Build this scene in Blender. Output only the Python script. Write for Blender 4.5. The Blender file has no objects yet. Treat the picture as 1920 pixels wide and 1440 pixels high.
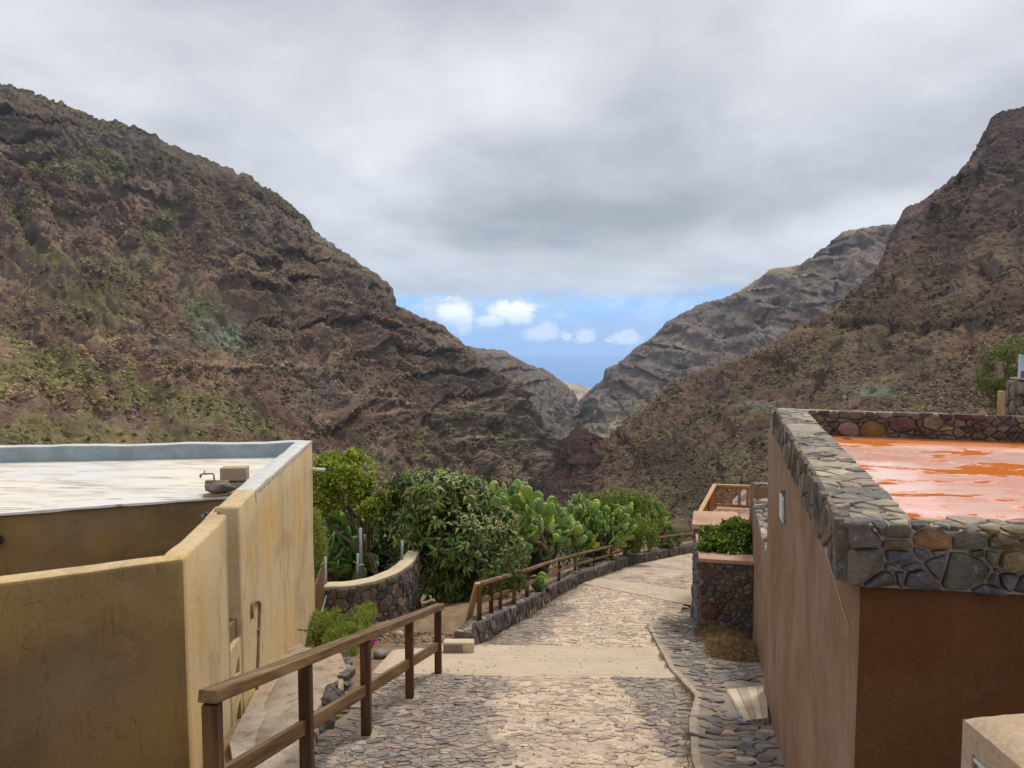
import bpy, math, random
import numpy as np
from mathutils import Vector, Matrix
random.seed(7); RNG = np.random.default_rng(11)
scene = bpy.context.scene
COL = scene.collection
# ---------------------------------------------------------------- camera
FPX = 1386.0
PITCH = math.atan(90 / FPX)
CP, SP = math.cos(PITCH), math.sin(PITCH)
cam_d = bpy.data.cameras.new('camera'); cam = bpy.data.objects.new('camera', cam_d); COL.objects.link(cam)
cam_d.sensor_width = 36; cam_d.lens = 36 * FPX / 1920
cam_d.clip_start = 0.05; cam_d.clip_end = 200000
cam.location = (0, 0, 0); cam.rotation_euler = (math.pi / 2 - PITCH, 0, 0)
scene.camera = cam
# ---------------------------------------------------------------- light
SUN_EL, SUN_AZ = 56.0, 38.0          # azimuth measured from +y towards +x
SKY_STRENGTH = 0.10
sun_d = bpy.data.lights.new('sun', 'SUN'); sun = bpy.data.objects.new('sun', sun_d); COL.objects.link(sun)
sun_d.energy = 2.15; sun_d.angle = math.radians(14); sun_d.color = (1, .94, .86)
sdir = Vector((math.sin(math.radians(SUN_AZ)) * math.cos(math.radians(SUN_EL)), math.cos(math.radians(SUN_AZ)) * math.cos(math.radians(SUN_EL)), math.sin(math.radians(SUN_EL))))
sun.rotation_euler = sdir.to_track_quat('Z', 'Y').to_euler()
scene.view_settings.view_transform = 'Standard'; scene.view_settings.look = 'None'
scene.view_settings.exposure = 0.2; scene.view_settings.gamma = 1
scene.view_settings.use_curve_mapping = False
scene.cycles.volume_bounces = 1; scene.cycles.max_bounces = 8
scene.cycles.use_denoising = True

world = bpy.data.worlds.new('World'); scene.world = world; world.use_nodes = True

class NT:
    """small node-building helper"""
    def __init__(s, tree):
        s.t = tree; tree.nodes.clear()
    def n(s, typ, ins=None, **kw):
        nd = s.t.nodes.new(typ)
        for k, v in kw.items(): setattr(nd, k, v)
        for k, v in (ins or {}).items(): s.put(nd.inputs[k], v)
        return nd
    def put(s, sock, v):
        if isinstance(v, bpy.types.NodeSocket): s.t.links.new(v, sock)
        elif isinstance(v, bpy.types.Node): s.t.links.new(v.outputs[0], sock)
        else:
            if sock.type == 'RGBA' and len(v) == 3: v = (*v, 1)
            sock.default_value = v
    def m(s, op, a, b=0.0, c=None, clamp=False):
        nd = s.n('ShaderNodeMath', operation=op, use_clamp=clamp); s.put(nd.inputs[0], a); s.put(nd.inputs[1], b)
        if c is not None: s.put(nd.inputs[2], c)
        return nd.outputs[0]
    def mix(s, f, a, b, blend='MIX'):
        nd = s.n('ShaderNodeMix', data_type='RGBA', blend_type=blend)
        s.put(nd.inputs[0], f); s.put(nd.inputs[6], a); s.put(nd.inputs[7], b)
        return nd.outputs[2]
    def noise(s, vec, scale, detail=4, rough=.55, dist=0.0, dim='3D'):
        nd = s.n('ShaderNodeTexNoise', noise_dimensions=dim)
        if vec is not None: s.put(nd.inputs['Vector'], vec)
        nd.inputs['Scale'].default_value = scale; nd.inputs['Detail'].default_value = detail
        nd.inputs['Roughness'].default_value = rough; nd.inputs['Distortion'].default_value = dist
        return nd.outputs[0]
    def ss(s, v, lo, hi):
        nd = s.n('ShaderNodeMapRange', interpolation_type='SMOOTHSTEP')
        s.put(nd.inputs[0], v); nd.inputs[1].default_value = lo; nd.inputs[2].default_value = hi
        return nd.outputs[0]
    def lin(s, v, lo, hi, a, b):
        nd = s.n('ShaderNodeMapRange'); s.put(nd.inputs[0], v)
        for i, q in enumerate((lo, hi, a, b)): nd.inputs[1 + i].default_value = q
        return nd.outputs[0]
    def mapping(s, vec, scale=(1, 1, 1), loc=(0, 0, 0), rot=(0, 0, 0)):
        nd = s.n('ShaderNodeMapping'); s.put(nd.inputs[0], vec)
        nd.inputs['Scale'].default_value = scale; nd.inputs['Location'].default_value = loc; nd.inputs['Rotation'].default_value = rot
        return nd.outputs[0]

# world: Nishita sky behind a procedural cloud deck, open near the horizon where small cumulus stand
w = NT(world.node_tree)
sky = w.n('ShaderNodeTexSky', sky_type='NISHITA', sun_disc=False, sun_elevation=math.radians(SUN_EL), sun_rotation=math.radians(SUN_AZ), altitude=700)
tc = w.n('ShaderNodeTexCoord'); sep = w.n('ShaderNodeSeparateXYZ', {0: tc.outputs['Generated']})
X, Y, Zc = sep.outputs
hor = w.m('SQRT', w.m('ADD', w.m('MULTIPLY', X, X), w.m('MULTIPLY', Y, Y)))
el = w.m('DIVIDE', Zc, w.m('MAXIMUM', hor, .01))                    # tan elevation
az = w.m('ARCTAN2', X, Y)
zz = w.m('ADD', w.m('MAXIMUM', Zc, 0.0), 0.22)
cv = w.n('ShaderNodeCombineXYZ', {0: w.m('DIVIDE', X, zz), 1: w.m('DIVIDE', Y, zz), 2: 0.0}).outputs[0]
n1 = w.noise(cv, .8, 5, .5, .35); n2 = w.noise(w.mapping(cv, (1, 1.0, 1), (7.3, 3.1, 0)), 1.7, 5, .5, .3)
n3 = w.noise(w.mapping(cv, (1, 1, 1), (2.3, 9.1, 0)), .28, 2, .4)
n4 = w.noise(w.mapping(cv, (1, .8, 1), (1.3, 4.1, 0)), 4.6, 6, .62, .5)
lum = w.m('ADD', w.m('ADD', w.m('MULTIPLY', n1, .62), w.m('MULTIPLY', n2, .22)), w.m('MULTIPLY', n3, .45))
lum = w.m('ADD', w.ss(lum, .44, .84), w.m('MULTIPLY', w.m('SUBTRACT', n4, .5), .42))
# directions of the large light and dark masses of the overcast: azimuth, tan elevation, widths, weight
def blob(a0, e0, sa, se, wt):
    a = w.m('DIVIDE', w.m('SUBTRACT', az, a0), sa); e = w.m('DIVIDE', w.m('SUBTRACT', el, e0), se)
    r = w.m('ADD', w.m('MULTIPLY', a, a), w.m('MULTIPLY', e, e))
    return w.m('MULTIPLY', w.m('POWER', 2.718, w.m('MULTIPLY', r, -1.0)), wt)
for b in [(.47, .40, .18, .13, .50), (.34, .29, .12, .06, .22), (-.2, .30, .14, .10, .22), (.05, .155, .26, .042, -.36), (.14, .235, .16, .03, -.16), (-.42, .47, .28, .07, -.22), (.02, .44, .12, .06, -.12),
          (.02, .34, .12, .06, .22), (-.14, .125, .12, .05, .16), (.42, .12, .2, .05, .22), (-.5, .25, .15, .06, .12), (-.25, .22, .1, .06, .12)]:
    lum = w.m('ADD', lum, blob(*b))
lum = w.m('MAXIMUM', w.m('MINIMUM', lum, 1.0), 0.0)
cloud = w.mix(lum, (3.45, 3.7, 4.2), (7.9, 8.15, 8.6))
zen = w.ss(el, .55, 1.6)                                             # an overcast brightens evenly towards the zenith
cloud = w.mix(zen, cloud, w.mix(.35, (10.5, 10.6, 10.8), cloud))
skyc = w.mix(w.ss(el, .0, .25), (2.4, 5.0, 9.4), w.mix(1.0, sky.outputs[0], (.75, .95, 1.25), 'MULTIPLY'))
skyc = w.mix(w.ss(w.m('ABSOLUTE', w.m('SUBTRACT', el, .04)), .035, .0), skyc, (3.2, 6.2, 10.2))
# thin high veil and small cumulus in the clear strip
av = w.n('ShaderNodeCombineXYZ', {0: az, 1: w.m('MULTIPLY', el, 1.5), 2: 0.0}).outputs[0]
wv = w.noise(av, 18, 5, .6, .6)
veil = w.m('MULTIPLY', w.ss(wv, .42, .72), w.m('MULTIPLY', w.ss(el, .002, .018), w.ss(el, .075, .045)))
skyc = w.mix(w.m('MULTIPLY', veil, .9), skyc, (7.4, 8.6, 10.4))
nd = w.noise(av, 75, 7, .68, .5)
cum = None
for a0, e0, sa, se in [(-.080, .034, .024, .018), (-.066, .022, .014, .018), (-.03, .02, .02, .008), (.0, .034, .032, .013), (.010, .028, .02, .013), (.040, .0035, .026, .009), (.048, .010, .014, .009), (.074, -.0005, .007, .005), (.098, .000, .012, .010), (.100, -.004, .008, .006), (.150, -.003, .020, .008), (.155, .002, .010, .008), (.13, -.006, .007, .003), (-.30, .02, .05, .014), (.42, .02, .06, .012), (.9, .02, .07, .016), (-.8, .018, .06, .014), (1.5, .02, .07, .016), (-1.4, .018, .06, .014)]:
    a = w.m('DIVIDE', w.m('SUBTRACT', az, a0), sa); e = w.m('DIVIDE', w.m('SUBTRACT', el, e0), se)
    r = w.m('SQRT', w.m('ADD', w.m('MULTIPLY', a, a), w.m('MULTIPLY', e, e)))
    v = w.m('SUBTRACT', 1.4, r)
    cum = v if cum is None else w.m('MAXIMUM', cum, v)
cmask = w.ss(w.m('ADD', cum, w.m('MULTIPLY', w.m('SUBTRACT', nd, .5), 2.6)), .0, .42)
ccol = w.mix(w.ss(w.m('ADD', w.m('MULTIPLY', cum, .7), w.m('MULTIPLY', w.noise(w.mapping(av, (1, 1, 1), (0, .012, 0)), 75, 6, .65, .5), 1.3)), .75, 1.25), (7.4, 8.4, 10.2), (14.0, 13.7, 13.4))
skyc = w.mix(w.m('MULTIPLY', cmask, .92), skyc, ccol)
edge = w.m('ADD', el, w.m('MULTIPLY', w.m('SUBTRACT', w.noise(w.mapping(av, (1, 2.2, 1), (3, 1, 0)), 9, 7, .66, .9), .5), .10))
deck = w.ss(edge, .036, .068)
fin = w.mix(deck, skyc, cloud)
bg = w.n('ShaderNodeBackground', {'Color': fin, 'Strength': SKY_STRENGTH})
w.t.links.new(bg.outputs[0], w.n('ShaderNodeOutputWorld').inputs[0])

# ---------------------------------------------------------------- geometry of the view
def ray(px, py):
    u = (px - 960) / FPX; v = (720 - py) / FPX
    return Vector((u, CP + v * SP, -SP + v * CP))
def P(px, py, d): r = ray(px, py); return r * (d / r.y)             # point at distance d along the view axis
def PZ(px, py, z): r = ray(px, py); return r * (z / r.z)            # point at height z
def prj(p):
    f = p[1] * CP - p[2] * SP; up = p[1] * SP + p[2] * CP
    return 960 + FPX * p[0] / f, 720 - FPX * up / f
def g(y): return -(2.15 + .255 * y) if y < 25 else -(2.15 + .255 * 25 + .215 * (y - 25))
def G(px, py, dz=0.0):
    r = ray(px, py); lo, hi = 1.0, 60.0
    for _ in range(50):
        m = (lo + hi) / 2
        if r.z / r.y * m > g(m) + dz: lo = m
        else: hi = m
    return P(px, py, lo)

# ---------------------------------------------------------------- numpy noise
_perm = RNG.permutation(256); _perm = np.concatenate([_perm, _perm, _perm])
_grad = RNG.normal(size=(256, 3)); _grad /= np.linalg.norm(_grad, axis=1)[:, None]
def pn(x, y, z=0.0):
    x, y, z = np.broadcast_arrays(np.asarray(x, float), np.asarray(y, float), np.asarray(z, float))
    xi, yi, zi = np.floor(x).astype(int), np.floor(y).astype(int), np.floor(z).astype(int)
    xf, yf, zf = x - xi, y - yi, z - zi; xi &= 255; yi &= 255; zi &= 255
    u, v, t = [q * q * q * (q * (q * 6 - 15) + 10) for q in (xf, yf, zf)]
    def c(a, b, d):
        gg = _grad[_perm[_perm[_perm[(xi + a) & 255] + ((yi + b) & 255)] + ((zi + d) & 255)]]
        return gg[..., 0] * (xf - a) + gg[..., 1] * (yf - b) + gg[..., 2] * (zf - d)
    L = lambda a, b, f: a + (b - a) * f
    return 1.5 * L(L(L(c(0, 0, 0), c(1, 0, 0), u), L(c(0, 1, 0), c(1, 1, 0), u), v), L(L(c(0, 0, 1), c(1, 0, 1), u), L(c(0, 1, 1), c(1, 1, 1), u), v), t)
def fbm(x, y, z=0.0, o=5, gain=.5, lac=2.03):
    s = 0; a = 1; f = 1
    for i in range(o):
        s = s + a * pn(np.asarray(x) * f + 17 * i, np.asarray(y) * f + 5 * i, np.asarray(z) * f); a *= gain; f *= lac
    return s
def ridged(x, y, z=0.0, o=4, gain=.5):
    s = 0; a = 1; f = 1
    for i in range(o):
        s = s + a * (1 - 2 * np.abs(pn(np.asarray(x) * f + 31 * i, np.asarray(y) * f, np.asarray(z) * f + 7 * i))); a *= gain; f *= 2.05
    return s
def sstep(x, a, b): t = np.clip((x - a) / (b - a), 0, 1); return t * t * (3 - 2 * t)
def n1d(t, s=0.0): return float(pn(t, s + .37, .71))

# ---------------------------------------------------------------- mesh helpers
class MB:
    def __init__(s): s.v = []; s.f = []; s.c = []
    def add(s, vs, fs, col=None):
        b = len(s.v); s.v += [tuple(p) for p in vs]; s.f += [tuple(b + i for i in f) for f in fs]
        s.c += [col or (1, 1, 1)] * len(vs); return s
    def box(s, c, sx, sy, sz, rot=None, col=None):
        M = rot or Matrix.Identity(3); vs = []
        for i in (-1, 1):
            for j in (-1, 1):
                for k in (-1, 1): vs.append(Vector(c) + M @ Vector((i * sx / 2, j * sy / 2, k * sz / 2)))
        return s.add(vs, [(0, 1, 3, 2), (4, 6, 7, 5), (0, 4, 5, 1), (2, 3, 7, 6), (0, 2, 6, 4), (1, 5, 7, 3)], col)
    def bar(s, a, b, w, h, col=None, upv=(0, 0, 1)):
        a, b = Vector(a), Vector(b); d = (b - a).normalized(); u = Vector(upv)
        if abs(d.dot(u)) > .97: u = Vector((0, 1, 0))
        x = d.cross(u).normalized(); y = x.cross(d).normalized()
        vs = [p + x * i * w / 2 + y * j * h / 2 for p in (a, b) for i, j in ((-1, -1), (1, -1), (1, 1), (-1, 1))]
        return s.add(vs, [(0, 3, 2, 1), (4, 5, 6, 7)] + [(i, (i + 1) % 4, 4 + (i + 1) % 4, 4 + i) for i in range(4)], col)
    def tube(s, pts, rad, n=8, col=None, cap=True):
        pts = [Vector(p) for p in pts]; rad = rad if isinstance(rad, (list, tuple)) else [rad] * len(pts)
        vs = []; fs = []; px = None
        for i, p in enumerate(pts):
            d = (pts[min(i + 1, len(pts) - 1)] - pts[max(i - 1, 0)]).normalized()
            if px is None: px = d.orthogonal().normalized()
            px = (px - d * px.dot(d)).normalized(); py = d.cross(px)
            vs += [p + (px * math.cos(2 * math.pi * k / n) + py * math.sin(2 * math.pi * k / n)) * rad[i] for k in range(n)]
        for i in range(len(pts) - 1):
            fs += [(i * n + k, i * n + (k + 1) % n, (i + 1) * n + (k + 1) % n, (i + 1) * n + k) for k in range(n)]
        if cap: fs += [tuple(range(n))[::-1], tuple(range((len(pts) - 1) * n, len(pts) * n))]
        return s.add(vs, fs, col)
    def prism(s, pts, z0, z1, col=None):
        n = len(pts); vs = [(p[0], p[1], z0) for p in pts] + [(p[0], p[1], z1) for p in pts]
        return s.add(vs, [tuple(range(n))[::-1], tuple(range(n, 2 * n))] + [(i, (i + 1) % n, n + (i + 1) % n, n + i) for i in range(n)], col)
    def build(s, name, mat=None, parent=None, kind=None, smooth=False, bevel=0, seg=2, label=None):
        me = bpy.data.meshes.new(name); me.from_pydata(s.v, [], s.f)
        a = me.color_attributes.new('Col', 'FLOAT_COLOR', 'POINT')
        buf = np.ones((len(s.v), 4), np.float32)
        if s.v: buf[:, :3] = np.array(s.c, np.float32)
        a.data.foreach_set('color', buf.ravel())
        if smooth: me.polygons.foreach_set('use_smooth', [True] * len(me.polygons))
        me.update()
        return link(name, me, mat, parent, kind, bevel, seg, label)
def link(name, me, mat=None, parent=None, kind=None, bevel=0, seg=2, label=None):
    o = bpy.data.objects.new(name, me); COL.objects.link(o)
    if mat: me.materials.append(mat)
    if parent:
        o.parent = parent
        q = parent; loc = Vector((0, 0, 0))
        while q is not None: loc += q.location; q = q.parent
        o.location = -loc
    if kind: o['kind'] = kind
    if label: o['label'] = label
    if bevel:
        m = o.modifiers.new('b', 'BEVEL'); m.width = bevel; m.segments = seg; m.limit_method = 'ANGLE'; m.angle_limit = math.radians(35)
    return o
def thing(name, label, cat, loc=(0, 0, 0), group=None):
    o = bpy.data.objects.new(name, None); COL.objects.link(o); o.location = loc; o.empty_display_size = .2
    o['label'] = label; o['category'] = cat
    if group: o['group'] = group
    return o
def tag(o, label, cat, group=None):
    o['label'] = label; o['category'] = cat
    if group: o['group'] = group
    return o
def grid_mesh(name, V, nu, nv, col=None, smooth=True, flip=False):
    """V: (nu*nv,3) array, index i*nv+j"""
    i, j = np.meshgrid(np.arange(nu - 1), np.arange(nv - 1), indexing='ij'); a = (i * nv + j).ravel()
    F = np.stack([a, a + 1, a + nv + 1, a + nv] if flip else [a, a + nv, a + nv + 1, a + 1], 1)
    me = bpy.data.meshes.new(name); me.vertices.add(len(V)); me.vertices.foreach_set('co', V.astype(np.float32).ravel())
    me.loops.add(F.size); me.loops.foreach_set('vertex_index', F.astype(np.int32).ravel())
    me.polygons.add(len(F)); me.polygons.foreach_set('loop_start', np.arange(0, F.size, 4, dtype=np.int32))
    me.update(calc_edges=True)
    if smooth: me.polygons.foreach_set('use_smooth', [True] * len(F))
    if col is not None:
        ca = me.color_attributes.new('Col', 'FLOAT_COLOR', 'POINT')
        c = np.ones((len(V), 4), np.float32); c[:, :3] = col; ca.data.foreach_set('color', c.ravel())
    return me

# ---------------------------------------------------------------- materials
def mat(name): m = bpy.data.materials.new(name); m.use_nodes = True; return m, NT(m.node_tree)
def finish(t, color, rough=.8, bump=None, bstr=.3, bdist=.02, spec=.3, transl=0.0, metal=0.0, nrm=None):
    p = t.n('ShaderNodeBsdfPrincipled', {'Base Color': color, 'Roughness': rough, 'Specular IOR Level': spec, 'Metallic': metal})
    if bump is not None:
        b = t.n('ShaderNodeBump', {'Height': bump, 'Strength': bstr, 'Distance': bdist}); t.put(p.inputs['Normal'], b)
    out = t.n('ShaderNodeOutputMaterial'); sh = p
    if transl:
        tr = t.n('ShaderNodeBsdfTranslucent', {'Color': color}); mx = t.n('ShaderNodeMixShader', {0: transl, 1: p.outputs[0], 2: tr.outputs[0]}); sh = mx
    t.t.links.new(sh.outputs[0], out.inputs[0])
def pos(t): return t.n('ShaderNodeNewGeometry').outputs['Position']
def vcol(t): return t.n('ShaderNodeVertexColor', layer_name='Col').outputs[0]

def m_plaster(name, c_main, c_dark, c_light, streak=.5, crack=True, chips=.0, orange=None):
    m, t = mat(name); p = pos(t)
    big = t.noise(p, 1.1, 5, .6, .5); mid = t.noise(p, 5, 5, .6, .3); fine = t.noise(p, 60, 3, .6)
    st = t.noise(t.mapping(p, (4.5, 4.5, .8)), 1.0, 6, .68, .5); st2 = t.noise(t.mapping(p, (26, 26, 4.5), (3, 1, 2)), 1.0, 5, .7, .4)
    c = t.mix(t.ss(big, .35, .65), c_main, t.mix(.5, c_main, c_light)); c = t.mix(t.m('MULTIPLY', t.ss(t.noise(t.mapping(p, (1, 1, .7), (5, 2, 8)), .9, 6, .62, .8), .50, .72), .55), c, c_dark)
    c = t.mix(t.m('MULTIPLY', t.ss(t.noise(t.mapping(p, (1, 1, 1.4), (1, 7, 3)), 2.6, 6, .7, .7), .56, .68), .4), c, c_light)
    if orange: c = t.mix(t.m('MULTIPLY', t.ss(t.noise(p, .8, 3, .5, .3), .45, .68), .75), c, orange)
    c = t.mix(t.m('MULTIPLY', t.ss(st, .46, .74), streak * .75), c, c_dark)
    sm_ = t.m('MULTIPLY', t.ss(st2, .54, .64), t.ss(t.noise(t.mapping(p, (1, 1, .5)), 1.7, 5, .65, .6), .50, .66)); c = t.mix(t.m('MULTIPLY', sm_, min(.8, streak * 1.4)), c, c_dark)
    c = t.mix(t.m('MULTIPLY', t.ss(mid, .55, .75), .35), c, c_light)
    c = t.mix(t.m('MULTIPLY', t.ss(fine, .3, .75), .38), c, c_dark)
    h = t.m('ADD', t.m('MULTIPLY', mid, .6), t.m('MULTIPLY', fine, .25))
    if crack:
        vo = t.n('ShaderNodeTexVoronoi', feature='DISTANCE_TO_EDGE'); 
        wp = t.n('ShaderNodeVectorMath', operation='ADD'); t.put(wp.inputs[0], p)
        nn = t.n('ShaderNodeTexNoise', {'Scale': 3.0, 'Detail': 4.0}); t.put(nn.inputs['Vector'], p)
        sc = t.n('ShaderNodeVectorMath', operation='SCALE'); t.put(sc.inputs[0], nn.outputs['Color']); sc.inputs['Scale'].default_value = .9
        t.put(wp.inputs[1], sc.outputs[0]); t.put(vo.inputs['Vector'], wp.outputs[0]); vo.inputs['Scale'].default_value = .9
        ck = t.m('MULTIPLY', t.ss(vo.outputs[0], .004, .0), t.ss(t.noise(p, 1.6, 2), .55, .62))
        c = t.mix(t.m('MULTIPLY', ck, .5), c, tuple(q * .45 for q in c_dark)); h = t.m('SUBTRACT', h, t.m('MULTIPLY', ck, .7))
    if chips:
        cp = t.m('MULTIPLY', t.ss(t.noise(p, 11, 4, .7, .6), .66, .70), t.ss(t.noise(p, 1.5, 2), .45, .6))
        c = t.mix(t.m('MULTIPLY', cp, chips), c, c_light)
    h = t.m('SUBTRACT', h, t.m('MULTIPLY', sm_, .5))
    finish(t, c, .9, h, .5, .03, .15); return m
M = {}
M['tan'] = m_plaster('tan_plaster', (.60, .445, .245), (.24, .165, .09), (.64, .52, .33), .5, True, .6, (.68, .44, .15))
M['tan_dark'] = m_plaster('shaded_mustard_plaster', (.205, .142, .070), (.115, .078, .036), (.31, .225, .125), .25, True, .45, (.36, .22, .07))  # mustard tone, with the shade of camera-facing walls put into the colour
M['brown'] = m_plaster('chalky_brown_plaster', (.265, .150, .085), (.13, .075, .044), (.40, .30, .22), .38, True, .2)
M['brown_dark'] = m_plaster('shaded_brown_plaster', (.130, .050, .016), (.055, .022, .009), (.18, .085, .042), .2, True, .25)  # darker copy of the brown plaster, front-face shade mixed into its colour
M['cream'] = m_plaster('cream_cement', (.58, .47, .30), (.34, .26, .16), (.7, .62, .48), .2, False)
M['coping'] = m_plaster('pink_coping', (.46, .27, .18), (.30, .17, .11), (.56, .40, .30), .15, False)
M['apron'] = m_plaster('stained_cement', (.37, .31, .235), (.08, .07, .055), (.52, .46, .36), .9, False, .9, (.50, .33, .20))
M['concrete'] = m_plaster('rough_concrete', (.42, .33, .22), (.20, .155, .10), (.55, .46, .34), .3, False, .4, (.50, .31, .18))
def m_roofwhite():
    m, t = mat('white_roof_paint'); p = pos(t)
    a = t.noise(t.mapping(p, (1, 3.2, 1), rot=(0, 0, -.35)), 1.1, 6, .6, .5); b = t.noise(p, .5, 3, .5); f = t.noise(p, 40, 3)
    s = t.noise(t.mapping(p, (1, 7, 1), rot=(0, 0, -.55)), 1.6, 5, .55, .3)
    c = t.mix(t.ss(b, .4, .6), (.72, .66, .55), (.66, .64, .60))
    c = t.mix(t.m('MULTIPLY', t.ss(a, .46, .66), .6), c, (.48, .37, .26)); c = t.mix(t.m('MULTIPLY', t.ss(s, .585, .66), .75), c, (.30, .22, .18))
    finish(t, c, .55, t.m('ADD', a, t.m('MULTIPLY', f, .2)), .15, .02, .4); return m
M['roof_white'] = m_roofwhite()
def m_simple(name, c1, c2, scale=8, rough=.8, bs=.3, bd=.01, spec=.3, stretch=(1, 1, 1), metal=0, det=5):
    m, t = mat(name); p = pos(t); n = t.noise(t.mapping(p, stretch), scale, det, .6, .2); f = t.noise(p, scale * 9, 3, .6)
    c = t.mix(t.ss(n, .35, .68), c1, c2); c = t.mix(t.m('MULTIPLY', f, .3), c, tuple(q * .6 for q in c1))
    finish(t, c, rough, t.m('ADD', n, t.m('MULTIPLY', f, .4)), bs, bd, spec, metal=metal); return m
M['cement_white'] = m_simple('white_cement', (.62, .61, .59), (.50, .48, .45), 6, .7)
M['blue_grey'] = m_simple('blue_grey_paint', (.24, .285, .31), (.32, .37, .39), 4, .5, .4, .02)
M['galv'] = m_simple('galvanised_steel', (.36, .38, .39), (.26, .27, .27), 12, .45, .1, .002, .5, metal=.5)
M['rust'] = m_simple('rusty_pipe', (.20, .13, .08), (.30, .24, .18), 25, .8)
M['pipe_paint'] = m_simple('painted_pipe', (.36, .25, .15), (.22, .14, .09), 20, .8)
M['black'] = m_simple('black_plastic', (.015, .015, .017), (.03, .03, .03), 10, .4)
M['soil'] = m_simple('dry_soil', (.20, .135, .08), (.30, .21, .13), 3.5, .95, .8, .05, .1, det=8)
M['soil_dark'] = m_simple('dark_soil', (.13, .09, .06), (.20, .15, .09), 3.5, .95, .8, .05, .1, det=8)  # darker soil for the planter
M['mortar'] = m_simple('sandy_mortar', (.34, .28, .20), (.45, .38, .29), 9, .95, .8, .03, .1, det=7)
M['mortar_dark'] = m_simple('dark_mortar', (.11, .09, .075), (.20, .165, .13), 9, .95, .8, .03, .1, det=7)
M['white_paint'] = m_simple('white_paint', (.70, .72, .70), (.55, .57, .55), 15, .6)
M['plaque'] = m_simple('slate_plaque', (.20, .17, .165), (.26, .225, .21), 20, .6)
M['engrave'] = m_simple('engraving', (.10, .085, .08), (.12, .10, .09), 20, .7)
M['sheet'] = m_simple('grey_roof_sheet', (.27, .265, .29), (.21, .205, .23), 4, .5)
def m_wood(name, c1, c2, c3):
    m, t = mat(name); tcn = t.n('ShaderNodeTexCoord').outputs['Object']; v = vcol(t)
    s = t.n('ShaderNodeUVMap'); 
    p = t.n('ShaderNodeAttribute', attribute_name='gr').outputs['Vector']
    a = t.noise(t.mapping(p, (1.2, 26, 26)), 1.0, 6, .65, .8); b = t.noise(t.mapping(p, (.8, 5, 5)), 1.0, 4, .6, .5); f = t.noise(t.mapping(p, (6, 140, 140)), 1.0, 3, .6)
    c = t.mix(t.ss(a, .35, .65), c1, c2); c = t.mix(t.m('MULTIPLY', t.ss(b, .45, .7), .7), c, c3)
    c = t.mix(1.0, c, v, 'MULTIPLY')
    finish(t, c, .62, t.m('ADD', a, t.m('MULTIPLY', f, .5)), .5, .006, .35); return m
M['wood'] = m_wood('weathered_stained_timber', (.185, .105, .040), (.075, .036, .013), (.31, .205, .10))
M['wood_dark'] = m_wood('dark_stained_timber', (.075, .034, .011), (.036, .016, .006), (.17, .085, .028))
M['wood_light'] = m_wood('pale_timber', (.50, .32, .15), (.36, .21, .09), (.60, .43, .24))
M['wood_orange'] = m_wood('varnished_timber', (.38, .17, .05), (.25, .10, .025), (.48, .26, .09))
def m_stone(name, gain=1.0, dust=.35, dustc=(.42, .36, .28), rough=.85):
    m, t = mat(name); p = pos(t); v = vcol(t)
    a = t.noise(p, 7, 6, .65, .4); b = t.noise(p, 32, 5, .7, .2); f = t.noise(p, 130, 3, .7)
    c = t.mix(1.0, v, t.mix(t.ss(a, .3, .7), (.62, .62, .64), (1.3, 1.22, 1.1)), 'MULTIPLY')
    c = t.mix(t.m('MULTIPLY', t.ss(b, .52, .72), dust), c, dustc); c = t.mix(t.m('MULTIPLY', t.ss(f, .5, .75), .3), c, (.05, .04, .04))
    finish(t, c, rough, t.m('ADD', t.m('MULTIPLY', a, .8), t.m('ADD', t.m('MULTIPLY', b, .5), t.m('MULTIPLY', f, .2))), .8, .035, .25); return m
M['stone'] = m_stone('volcanic_stone')
M['stone_dusty'] = m_stone('dusty_capping_stone', 1, .7, (.50, .44, .34))
M['cobble'] = m_stone('worn_cobble', 1, .42, (.36, .31, .25), .7)
def m_leaf(name, rough=.5, tr=.3, spec=.4):
    m, t = mat(name); v = vcol(t); n = t.noise(pos(t), 6, 3, .6)
    c = t.mix(1.0, v, t.mix(n, (.65, .7, .6), (1.3, 1.25, 1.2)), 'MULTIPLY'); finish(t, c, rough, None, spec=spec, transl=tr); return m
M['leaf'] = m_leaf('leaf'); M['leaf_gloss'] = m_leaf('glossy_leaf', .42, .3, .3); M['pad'] = m_leaf('cactus_pad', .5, .06, .4)
M['dusty'] = m_simple('dusty_cement_edge', (.44, .36, .27), (.30, .25, .19), 7, .95, .7, .03, .1)
M['bark'] = m_simple('bark', (.13, .095, .065), (.22, .17, .125), 14, .9, .8, .02, .1, (1, 1, .3))
M['straw'] = m_leaf('dry_straw', .8, .15, .2)

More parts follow.
